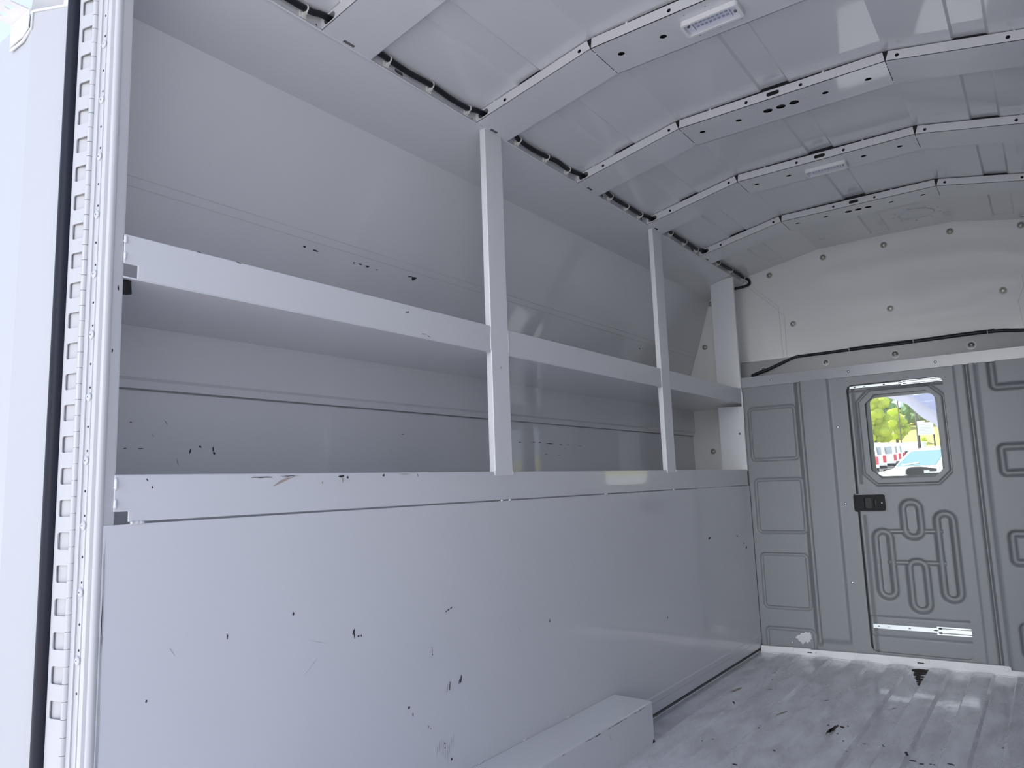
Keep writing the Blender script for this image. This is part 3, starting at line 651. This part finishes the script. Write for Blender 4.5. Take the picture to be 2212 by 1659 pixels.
weld('weld_bead', s2, (.001, 1.7432, 1.236), (.001, 1.7432, 1.305), .0016, 8); weld('weld_bead', s2, (.001, 2.8118, 1.236), (.001, 2.8118, 1.305), .0016, 8)
s3, _ = shelf(2.899, 3.7875, 'far short shelf tray ending at the corner post', ty=(2.855, 3.787))
m = MB(); m.lathe([(.005, 0), (.004, .001)], (.0004, 3.53, 1.279), (1, 0, 0), 10); m.build('screw', STEEL, s3)
m = MB(); m.box((-.345, 3.789, 1.2305), (-.004, 3.99, 1.2335)); m.build('tray_end', WHITE, s3)

# ------------------------------------------------------------------ step box over the wheel
m = MB()
z1, z0 = .152, .133
m.add([(0, .62, z1), (0, 2.275, z1), (.117, 2.322, z0), (.117, .62, z0), (0, .62, -.002), (0, 2.275, -.002), (.117, 2.322, -.002), (.117, .62, -.002)],
      [(0, 3, 2, 1), (3, 7, 6, 2), (2, 6, 5, 1), (0, 4, 7, 3), (1, 5, 4, 0), (4, 5, 6, 7)])
E1 = lambda a, b, t: (.1175 + .0004, a, b)
for k in range(16):
    y = 1.72 + .58*random.random(); m.rag(y, .1255 + .003*random.random(), .006 + .018*random.random(), .0012, .05*random.random(), XP, .1176, 1, 9, .7)
m.rag(2.315, .006, .012, .012, 0, XP, .1177, 2); m.rag(2.27, .004, .02, .003, 0, XP, .1177, 1); m.rag(2.03, .10, .0008, .012, .5, XP, .1176, 1)
box_ = tag(m.build('wheel_box', [WHITE, SCUFF, RUST], bevel=.005, seg=3), 'long white boxed wheel cover on the floor against the left wall', 'wheel cover')
for y in (1.35, 1.55, 1.75, 1.98): weld('weld_bead', box_, (.001, y, z1+.0005), (.001, y+.018, z1+.0005), .0022, 4)

# ------------------------------------------------------------------ rear door jamb, hinge and open rear door
m = MB()
prof = [(-.0012, .615), (-.0012, .5985)] + [(-.0058 + .0062*math.cos(R(q)), .5955 - .0075*math.sin(R(q))) for q in (-25, 0, 25, 50, 75, 100, 130, 160)] + [(-.0125, .5945), (-.0215, .5945), (-.0235, .5895), (-.0275, .589), (-.0355, .5895), (-.037, .5925), (-.0388, .5925), (-.0398, .5895), (-.054, .5895), (-.060, .593), (-.071, .595), (-.10, .600), (-.10, .615)]
m.prism(prof, lambda a, b, t: (a, b, t), -.02, 1.96)
m.rag(.609, 1.21, .0015, .008, .1, XP, -.0008, 1); m.rag(.603, 1.10, .0015, .004, 0, XP, -.0008, 1)
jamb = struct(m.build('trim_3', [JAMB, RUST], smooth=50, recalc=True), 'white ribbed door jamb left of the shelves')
for k in range(12):
    z = 1.78 - .1075*k
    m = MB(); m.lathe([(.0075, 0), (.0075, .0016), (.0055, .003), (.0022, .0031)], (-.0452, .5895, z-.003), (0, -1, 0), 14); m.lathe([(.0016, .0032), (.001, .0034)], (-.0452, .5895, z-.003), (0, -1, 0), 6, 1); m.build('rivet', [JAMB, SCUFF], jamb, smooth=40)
    m = MB(); m.lathe([(.0021, 0), (.002, .0006)], (-.0437, .5895, z+.013), (0, -1, 0), 8); m.lathe([(.0022, 0), (.002, .0006)], (-.0452, .5895, z-.054), (0, -1, 0), 8); m.build('drilled_hole', DEEP, jamb)
# piano hinge
root = thing('piano_hinge', (-.083, .588, 1.0)); tag(root, 'long white piano hinge beside the black door seal', 'hinge')
slots = [rrect(-.1415, z-.0145, -.1115, z+.0145, .003, 2) for z in [1.782 - .0555*k for k in range(24)]]
m = MB()
# leaf follows a shallow fold: two planes meeting at x = -.124
def leaf(a, b, t): 
    y = .5885 + (.008 if a > -.124 else .008*max(0, (a+.1475)/.0235)) + .0; return (a, y + t, b)
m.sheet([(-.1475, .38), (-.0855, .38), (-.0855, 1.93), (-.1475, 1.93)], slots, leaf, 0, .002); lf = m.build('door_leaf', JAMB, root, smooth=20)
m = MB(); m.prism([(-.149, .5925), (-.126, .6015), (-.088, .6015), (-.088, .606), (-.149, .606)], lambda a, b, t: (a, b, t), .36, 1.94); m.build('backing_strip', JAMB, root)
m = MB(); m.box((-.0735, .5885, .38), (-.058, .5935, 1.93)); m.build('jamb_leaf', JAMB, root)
pitch = .0275
for k in range(55):
    z = 1.93 - pitch*k; m = MB(); m.tube([(-.0775, .5870, z-.0004), (-.0775, .5870, z-pitch+.0006)], .0056, 14)
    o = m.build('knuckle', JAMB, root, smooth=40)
    if k % 2:
        m = MB(); m.box((-.0845, .5875, z-pitch), (-.0825, .5985, z)); m.build('knuckle_relief', LATCHM, o)
m = MB(); m.tube([(-.0775, .5870, .36), (-.0775, .5870, 1.94)], .0042, 10); m.build('pin', DARKSTEEL, root, smooth=50)
# rear door, swung right round
P0, P1 = (-.176, .588), (-.2575, .5512)
ZT = 1.806
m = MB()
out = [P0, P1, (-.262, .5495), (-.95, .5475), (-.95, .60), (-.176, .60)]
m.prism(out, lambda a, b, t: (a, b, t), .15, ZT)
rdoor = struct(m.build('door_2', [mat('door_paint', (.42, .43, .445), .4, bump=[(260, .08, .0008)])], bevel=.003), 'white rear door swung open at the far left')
m = MB(); prof = [(-.1475, .592), (-.150, .583), (-.156, .577), (-.165, .575), (-.174, .577), (-.1805, .583), (-.183, .592), (-.18, .6), (-.15, .6)]
m.prism(prof, lambda a, b, t: (a, b, t), .15, 1.93); o = m.build('weather_seal', BLACK, rdoor, smooth=60); o['label'] = 'black rubber door seal'
m = MB(); m.tube([(P0[0]-.004, P0[1]-.0015, ZT), (P1[0], P1[1]-.001, ZT), (-.264, .5485, ZT-.004)], .003, 8); m.tube([(P1[0]-.003, P1[1]-.002, ZT), (P1[0]-.003, P1[1]-.002, ZT-.035), (-.29, .546, ZT-.052), (-.345, .545, ZT-.052)], .0028, 8); m.build('edge_bead', SEAM, rdoor, smooth=60)
# perforated strap bracket bolted to the door corner
m = MB(); m.sheet([(-.349, ZT-.044), (-.288, ZT-.044), (-.265, ZT-.034), (-.262, ZT+.006), (-.345, ZT+.006)], [], YP, .5435, .5465); br = m.build('hold_open_bracket', mat('bracket_paint', (.74, .73, .72), .4), rdoor, bevel=.0008)
m = MB(); m.sheet([(-.345, .546), (-.264, .546), (-.264, .512), (-.283, .470), (-.345, .470)], [circ(-.285, .518, .0085, 14), circ(-.318, .518, .0085, 14), circ(-.298, .490, .0085, 14), circ(-.330, .490, .0085, 14)], ZP, ZT+.003, ZT+.006); m.build('perforated_strap', bpy.data.materials['bracket_paint'], br)
for x, z in ((-.335, ZT-.008), (-.318, ZT-.026), (-.283, ZT-.010)): rivet(br, (x, .5435, z), .005, WHITE_TRIM)

# ------------------------------------------------------------------ cab in front of the bulkhead (seen through the window)
LAV = mat('headliner_cloth', (.50, .50, .62), .8); DASH = mat('dash_vinyl', (.20, .175, .165), .6)
m = MB()
path = [(-.30, 1.52), (.30, 1.42), (.43, 1.345), (.50, 1.312), (.548, 1.284), (.585, 1.238), (.62, 1.198), (.652, 1.170), (.69, 1.145), (.72, 1.08), (.74, .95), (.745, .86)]
N = len(path); vs = []
for yy, dx, dz in ((5.05, .05, .05), (5.40, 0, 0), (5.46, .05, .02), (5.46, .9, .9)):
    vs += [((x+dx) if dx < .5 else 1.1, yy, (z+dz) if dz < .5 else 1.7) for x, z in path]
m.add(vs, [(i+j*N, i+1+j*N, i+1+(j+1)*N, i+(j+1)*N) for j in range(3) for i in range(N-1)])
hd = tag(m.build('cab_headliner', LAV, smooth=50, solid=.012), 'pale gray cab headliner and pillar trim seen through the door window', 'headliner')
m = MB(); m.tube(cat_rom([(.555, 5.35, 1.335), (.575, 5.34, 1.30), (.62, 5.34, 1.268), (.67, 5.34, 1.262)], 6), .004, 8); m.tube([(.57, 5.35, 1.335), (.70, 5.35, 1.342)], .004, 8); m.tube([(.60, 5.34, 1.287), (.70, 5.34, 1.292)], .003, 8); m.build('visor_piping', mat('visor_trim', (.72, .72, .84), .5), hd, smooth=50)
CHR_ = mat('paper_white', (.8, .8, .78), .6)
m = MB(); m.box((.10, 5.50, .55), (1.3, 5.95, .818)); m.box((.48, 5.62, .815), (.80, 5.86, .838)); m.build('dashboard', [DASH], bevel=.02)
tag(bpy.data.objects['dashboard'], 'brown gray dashboard top below the door window view', 'dashboard')
d = bpy.data.objects['dashboard']
m = MB(); m.tube(cat_rom([(.490, 5.50, .83), (.497, 5.50, .864), (.54, 5.50, .870), (.60, 5.50, .866), (.66, 5.50, .852)], 5), [.012]*21, 8); m.box((.49, 5.49, .80), (.60, 5.53, .862)); m.box((.60, 5.49, .80), (.74, 5.53, .838)); m.build('instrument_hood', DEEP, d, smooth=50)
m = MB(); m.box((.595, 5.44, .838), (.622, 5.48, .856)); m.box((.628, 5.45, .84), (.66, 5.48, .849)); m.box((.668, 5.44, .84), (.70, 5.48, .862)); m.build('paper', CHR_, d)

# ------------------------------------------------------------------ outside world
GS = .030
def gz(y): return -.75 if y < 4 else -.75 + GS*(y-4) if y < 80 else 1.53 + .16*(y-80) if y < 110 else 6.33 + .22*(y-110)
ASPH = mat('asphalt', (.52, .51, .50), .9, mottle=.2); GRASS = mat('dry_grass', (.50, .46, .10), .9, mottle=.3)
m = MB(); rows = [-40, 4, 20, 40, 60, 80, 95, 110, 185]; nx = 8
for k, y in enumerate(rows): m.v += [(-70 + 140*i/nx, y, gz(y)) for i in range(nx+1)]
for j in range(len(rows)-1):
    for i in range(nx): m.f.append([j*(nx+1)+i, j*(nx+1)+i+1, (j+1)*(nx+1)+i+1, (j+1)*(nx+1)+i]); m.m.append(0 if rows[j+1] <= 80 else 1)
struct(m.build('ground', [ASPH, GRASS], recalc=False), 'gray parking lot rising to a grassy bank')

VP = mat('van_white', (.82, .82, .80), .3); VG = mat('van_glass', (.10, .16, .18), .08, spec=.8); RED = mat('tail_red', (.55, .02, .03), .3); TY = mat('tire', (.015, .015, .016), .8); CHR = mat('plate_white', (.75, .75, .75), .4)
def smooth_ext(m, poly, y0, y1, mi=0): m.prism(poly, YP, y0, y1, mi)
def row_van():
    root = thing('parked_van', (0, 0, 0))
    m = MB(); m.prism([(-.92, .38), (.92, .38), (.97, .7), (.95, 1.15), (.86, 1.95), (.74, 2.08), (-.74, 2.08), (-.86, 1.95), (-.95, 1.15), (-.97, .7)], YP, 0, 4.8); m.build('body', VP, root, bevel=.05)
    for s in (-1, 1):
        m = MB(); m.sheet(rrect(s*.41-.30, 1.28, s*.41+.30, 1.80, .06), [], YP, -.02, .01); m.build('rear_window', VG, root)
        m = MB(); m.box((s*.86-.09, -.03, .80), (s*.86+.09, .02, 1.24)); m.build('tail_light', RED, root, bevel=.02)
        for y in (.9, 3.8):
            m = MB(); m.lathe([(.33, -.1), (.35, -.07), (.35, .07), (.33, .1)], (s*.82, y, .35), (1, 0, 0), 20); m.build('wheel', TY, root, smooth=40)
    m = MB(); m.box((-.95, -.12, .42), (.95, .02, .62)); m.build('bumper', LATCHM, root, bevel=.03)
    m = MB(); m.box((-.17, -.14, .66), (.17, -.10, .80)); m.build('licence_plate', CHR, root)
    return root
v0 = row_van()
vlab = ['nearest of the far row of white vans, at the left edge of the window', 'second nearest white van in the staggered far row', 'middle white van of the staggered far row', 'fourth white van of the staggered far row, mostly hidden', 'farthest white van of the staggered row, beside the pale trailer']
for i, x45 in enumerate((-6.38, -5.99, -5.47, -5.24, -5.04)):
    y = 46 + 5.6*i
    v = v0 if i == 0 else clone(v0, (0, 0, 0))
    th = math.atan((1.262-x45)/45); v.rotation_euler = (0, 0, th)
    v.location = (1.262 + (x45-1.262)*y/45 - .97*math.cos(th), y - .97*math.sin(th), gz(y)); tag(v, vlab[i], 'van', 'vans in the far row')
# box trailer
YT = 80
root = thing('box_trailer', (-9, YT, gz(YT))); tag(root, 'long pale box trailer behind the parked vans', 'trailer')
m = MB(); m.box((-11.5, YT-1, gz(YT)+1.25), (-8.2, YT+1.2, gz(YT)+2.0)); m.build('box', mat('trailer_skin', (.62, .70, .70), .5), root, bevel=.04)
m = MB(); m.box((-11.55, YT-1.05, gz(YT)+2.0), (-8.15, YT+1.25, gz(YT)+2.1)); m.build('roof_rail', VP, root)
m = MB(); m.box((-11.4, YT-.9, gz(YT)+.9), (-8.3, YT+1.1, gz(YT)+1.25)); m.build('chassis', LATCHM, root)
for x in (-10.8, -8.9):
    m = MB(); m.lathe([(.45, -.12), (.45, .12)], (x, YT-.8, gz(YT)+.45), (0, 1, 0), 18); m.build('wheel', TY, root, smooth=40)
# white van nearer the window, bonnet towards the left
root = thing('white_van', (0, 0, 0))
m = MB()
m.prism([(-.15, .32), (-.2, .62), (0, .86), (.9, 1.03), (1.55, 1.60), (2.2, 1.72), (5.0, 1.72), (5.2, 1.4), (5.2, .3)], lambda a, b, t: (t, a, b), -.96, .96); m.build('body', VP, root, bevel=.07, seg=3)
q = lambda y: 1.03 + (y-.9)*.877
m = MB(); m.add([(-.86, .96, q(.96)+.02), (.86, .96, q(.96)+.02), (.74, 1.5, q(1.5)+.02), (-.74, 1.5, q(1.5)+.02), (-.86, 1.0, q(.96)-.02), (.86, 1.0, q(.96)-.02), (.74, 1.54, q(1.5)-.02), (-.74, 1.54, q(1.5)-.02)], [(0,1,2,3),(7,6,5,4),(0,4,5,1),(1,5,6,2),(2,6,7,3),(3,7,4,0)]); m.build('windshield', mat('van_windshield', (.10, .19, .20), .2, spec=.4), root)
for sx in (-1, 1):
    m = MB(); m.sheet([(1.15, 1.12), (1.62, 1.54), (2.5, 1.58), (2.5, 1.10)], [], XP, sx*.955, sx*.975); m.build('side_window', VG, root)
    m = MB(); m.box((sx*.78-.14, -.22, .60), (sx*.78+.14, -.10, .80)); m.build('headlight', CHR, root, bevel=.02)
    m = MB(); m.box((sx*1.12-.09, 1.25, 1.05), (sx*1.12+.09, 1.38, 1.28)); m.build('side_mirror', LATCHM, root, bevel=.03)
    for yy in (.75, 4.1):
        m = MB(); m.lathe([(.34, -.1), (.36, -.06), (.36, .06), (.34, .1)], (sx*.88, yy, .36), (1, 0, 0), 18); m.build('wheel', TY, root, smooth=40)
m = MB(); m.box((-.55, -.23, .45), (.55, -.14, .72)); m.build('grille', LATCHM, root)
m = MB(); m.box((-.95, -.27, .30), (.95, -.1, .44)); m.build('bumper', LATCHM, root, bevel=.03)
m = MB(); m.tube([(-.6, .98, q(.98)+.03), (.1, 1.02, q(1.02)+.05)], .02, 6); m.build('wiper', CHR, root)
root.location = (-2.9, 26.1, gz(27)); root.rotation_euler = (0, 0, R(-42))
tag(root, 'white van nearest beyond the window, bonnet pointing left', 'van')
# sign board
root = thing('notice_board', (-5.7, 60, gz(60))); tag(root, 'large cream panelled board on posts above the hedge', 'sign')
m = MB(); m.box((-6.2, 60, 3.42), (-5.2, 60.12, 4.30)); board = m.build('panel', mat('board_cream', (.72, .72, .62), .7), root)
m = MB()
for r_ in range(7): m.box((-6.12, 59.97, 3.5 + .105*r_), (-5.28, 60.0, 3.545 + .105*r_))
m.build('panel_row', mat('board_grey', (.50, .52, .48), .7), board)
m = MB(); m.box((-6.2, 59.96, 4.30), (-5.72, 60.1, 4.42)); m.build('header', CHR, board)
for x in (-6.15, -5.22):
    m = MB(); m.tube([(x, 60.06, gz(60)), (x, 60.06, 3.45)], .05, 8); m.build('leg', LATCHM, root)
# poles
for x, y, h, lab in ((-6.30, 60.5, 6.2, 'dark wooden pole just left of the cream board'), (-9.35, 74, 9.0, 'thin far pole among the green trees')):
    m = MB(); m.tube([(x, y, gz(y)-.1), (x+.05, y, gz(y)+h*.6), (x+.06, y, gz(y)+h)], [.10, .09, .07] if x > -7 else [.05, .045, .04], 8); tag(m.build('utility_pole', mat('pole_wood', (.10, .08, .07), .9), smooth=50), lab, 'pole', 'utility poles')
# house
root = thing('white_house', (-14.1, 105, gz(105))); tag(root, 'small white gabled house among the trees', 'house')
m = MB(); m.prism([(-14.6, gz(105)-.3), (-13.5, gz(105)-.3), (-13.5, 6.1), (-14.05, 6.6), (-14.6, 6.1)], YP, 105, 107); m.build('wall', VP, root)
m = MB(); m.prism([(-14.75, 6.02), (-14.05, 6.66), (-13.35, 6.02), (-13.35, 6.12), (-14.05, 6.76), (-14.75, 6.12)], YP, 104.8, 107.1); m.build('roof', CHR, root)
# hedge
def leafy(m, c, r, sub=3, mi=0, squash=.9, amp=.28):
    bm = bmesh.new(); bmesh.ops.create_icosphere(bm, subdivisions=sub, radius=1)
    ph = [random.random()*9 for _ in range(6)]
    vs = []
    for v in bm.verts:
        p = v.co; f = 1 + amp*(math.sin(5*p.x+ph[0])*math.sin(6*p.y+ph[1])*.5 + math.sin(11*p.z+ph[2])*math.sin(9*p.x+ph[3])*.35 + (random.random()-.5)*.55)
        vs.append((c[0] + p.x*r*f, c[1] + p.y*r*f, c[2] + p.z*r*f*squash))
    m.add(vs, [[v.index for v in f.verts] for f in bm.faces], mi); bm.free()
def leafmat(name, col, mott):
    m = mat(name, col, .7, mottle=mott); nt = m.node_tree; b = nt.nodes['Principled BSDF']; o = nt.nodes['Material Output']
    t = nt.nodes.new('ShaderNodeBsdfTranslucent'); t.inputs[0].default_value = (*[min(1, c*1.3) for c in col], 1); mx = nt.nodes.new('ShaderNodeMixShader'); mx.inputs[0].default_value = .45
    nt.links.new(b.outputs[0], mx.inputs[1]); nt.links.new(t.outputs[0], mx.inputs[2]); nt.links.new(mx.outputs[0], o.inputs[0]); return m
YG = leafmat('leaf_yellow', (.62, .70, .10), .55); DG = leafmat('leaf_green', (.30, .44, .20), .5); HG = mat('leaf_far', (.42, .52, .40), .9, mottle=.4); BARK = mat('bark', (.09, .07, .05), .9)
m = MB()
for k in range(8): leafy(m, (-4.9 + k*.28, 57, gz(57)+1.1), .38, 2)
tag(m.build('hedge', DG, smooth=None), 'dark clipped hedge below the cream board', 'hedge')
def tree(x, y, h, w, mt, label, n=34):
    g = gz(y); root = thing('leafy_tree', (x, y, g)); tag(root, label, 'tree', 'trees beyond the parking lot')
    m = MB()
    for k in range(n):
        t = random.random(); a = random.random()*6.28; rr = w*math.sqrt(random.random())*(1-.55*abs(t-.35))
        leafy(m, (x + rr*math.cos(a), y + rr*math.sin(a), g + h*(.12 + .82*t)), w*(.22 + .16*random.random()), 2)
    m.build('crown', mt, root)
    m = MB(); m.tube([(x, y, g-.2), (x+.05, y, g+h*.35), (x, y, g+h*.6)], [.16, .12, .06], 8); m.build('trunk', BARK, root, smooth=50)
tree(-14.0, 89, 6.6, 1.8, YG, 'yellow green leafy tree at the left edge of the window view', 70)
tree(-12.9, 96, 4.2, 1.3, YG, 'lower yellow green bushy tree just right of the leftmost tree', 40)
tree(-16.6, 112, 4.4, 2.0, DG, 'dark green tree left of the small white house', 44)
tree(-12.6, 114, 4.6, 1.9, DG, 'dark green tree right of the small white house', 60)
tree(-9.6, 116, 3.4, 1.3, DG, 'smaller dark green tree behind the cream board', 36)
tree(-9.9, 92, 1.1, .6, YG, 'short yellow green shrub near the dark wooden pole', 20)
m = MB(); HN, HM = 46, 20
vs = [(-46 + 62*i/HN, 125 + 50*j/HM + 1.2*math.sin(i*1.7+j), gz(125 + 50*j/HM) + .22*j*(1.0 - .022*(i-14)) + 1.1*math.sin(i*.9)*math.sin(j*.8) + 1.3*random.random()) for j in range(HM+1) for i in range(HN+1)]
m.add(vs, [(j*(HN+1)+i, j*(HN+1)+i+1, (j+1)*(HN+1)+i+1, (j+1)*(HN+1)+i) for j in range(HM) for i in range(HN)])
o = m.build('wooded_hill', HG, recalc=False); o['kind'] = 'stuff'; o['label'] = 'hazy green wooded hillside far behind the trees'; o['category'] = 'hill'

# ------------------------------------------------------------------ light
w = bpy.data.worlds.new('sky'); S.world = w; w.use_nodes = True; nt = w.node_tree
bg = nt.nodes['Background']; tc = nt.nodes.new('ShaderNodeTexCoord'); sp = nt.nodes.new('ShaderNodeSeparateXYZ'); rp = nt.nodes.new('ShaderNodeValToRGB')
nt.links.new(tc.outputs['Generated'], sp.inputs[0]); nt.links.new(sp.outputs['Z'], rp.inputs['Fac'])
e = rp.color_ramp.elements; e[0].position = 0; e[0].color = (.80, .88, 1.04, 1); e[1].position = .8; e[1].color = (.48, .60, .99, 1)
dt = nt.nodes.new('ShaderNodeVectorMath'); dt.operation = 'DOT_PRODUCT'; dt.inputs[1].default_value = Vector((.05, -.98, .16)).normalized(); nt.links.new(tc.outputs['Generated'], dt.inputs[0])
mxm = nt.nodes.new('ShaderNodeMath'); mxm.operation = 'MAXIMUM'; mxm.inputs[1].default_value = 0; nt.links.new(dt.outputs['Value'], mxm.inputs[0])
pw = nt.nodes.new('ShaderNodeMath'); pw.operation = 'POWER'; pw.inputs[1].default_value = 45; nt.links.new(mxm.outputs[0], pw.inputs[0])
cl = nt.nodes.new('ShaderNodeVectorMath'); cl.operation = 'SCALE'; cl.inputs[0].default_value = (9.2, 9.2, 9.3); nt.links.new(pw.outputs[0], cl.inputs['Scale'])
ad = nt.nodes.new('ShaderNodeVectorMath'); ad.operation = 'ADD'; nt.links.new(rp.outputs['Color'], ad.inputs[0]); nt.links.new(cl.outputs[0], ad.inputs[1]); nt.links.new(ad.outputs[0], bg.inputs['Color'])
bg.inputs['Strength'].default_value = 1.15
sun = bpy.data.lights.new('sun', 'SUN'); sun.energy = 10.0; sun.angle = R(.8); sun.color = (1, .965, .92)
so = bpy.data.objects.new('sun', sun); COL.objects.link(so); so.rotation_euler = Vector((.62, -.24, -.745)).to_track_quat('-Z', 'Y').to_euler()

# ------------------------------------------------------------------ camera
yaw, pit, rol = R(35.70391), R(7.84268), R(-2.02642)
f = Vector((-math.sin(yaw)*math.cos(pit), math.cos(yaw)*math.cos(pit), math.sin(pit))); r = Vector((math.cos(yaw), math.sin(yaw), 0)); u = r.cross(f)
r2 = r*math.cos(rol) + u*math.sin(rol); u2 = u*math.cos(rol) - r*math.sin(rol)
cam = bpy.data.cameras.new('camera'); cam.sensor_width = 36; cam.sensor_fit = 'HORIZONTAL'; cam.lens = 1595.95/2212*36; cam.clip_start = .02; cam.clip_end = 500
co = bpy.data.objects.new('camera', cam); COL.objects.link(co)
co.matrix_world = Matrix(((r2.x, u2.x, -f.x, 1.262), (r2.y, u2.y, -f.y, 0), (r2.z, u2.z, -f.z, .85), (0, 0, 0, 1)))
S.camera = co

S.view_settings.view_transform = 'Standard'; S.view_settings.look = 'None'; S.view_settings.gamma = 1; S.view_settings.use_curve_mapping = False
S.view_settings.exposure = 0.27
try:
    S.cycles.max_bounces = 16; S.cycles.diffuse_bounces = 8; S.cycles.glossy_bounces = 6; S.cycles.transparent_max_bounces = 12
    S.cycles.use_denoising = True
except Exception: pass
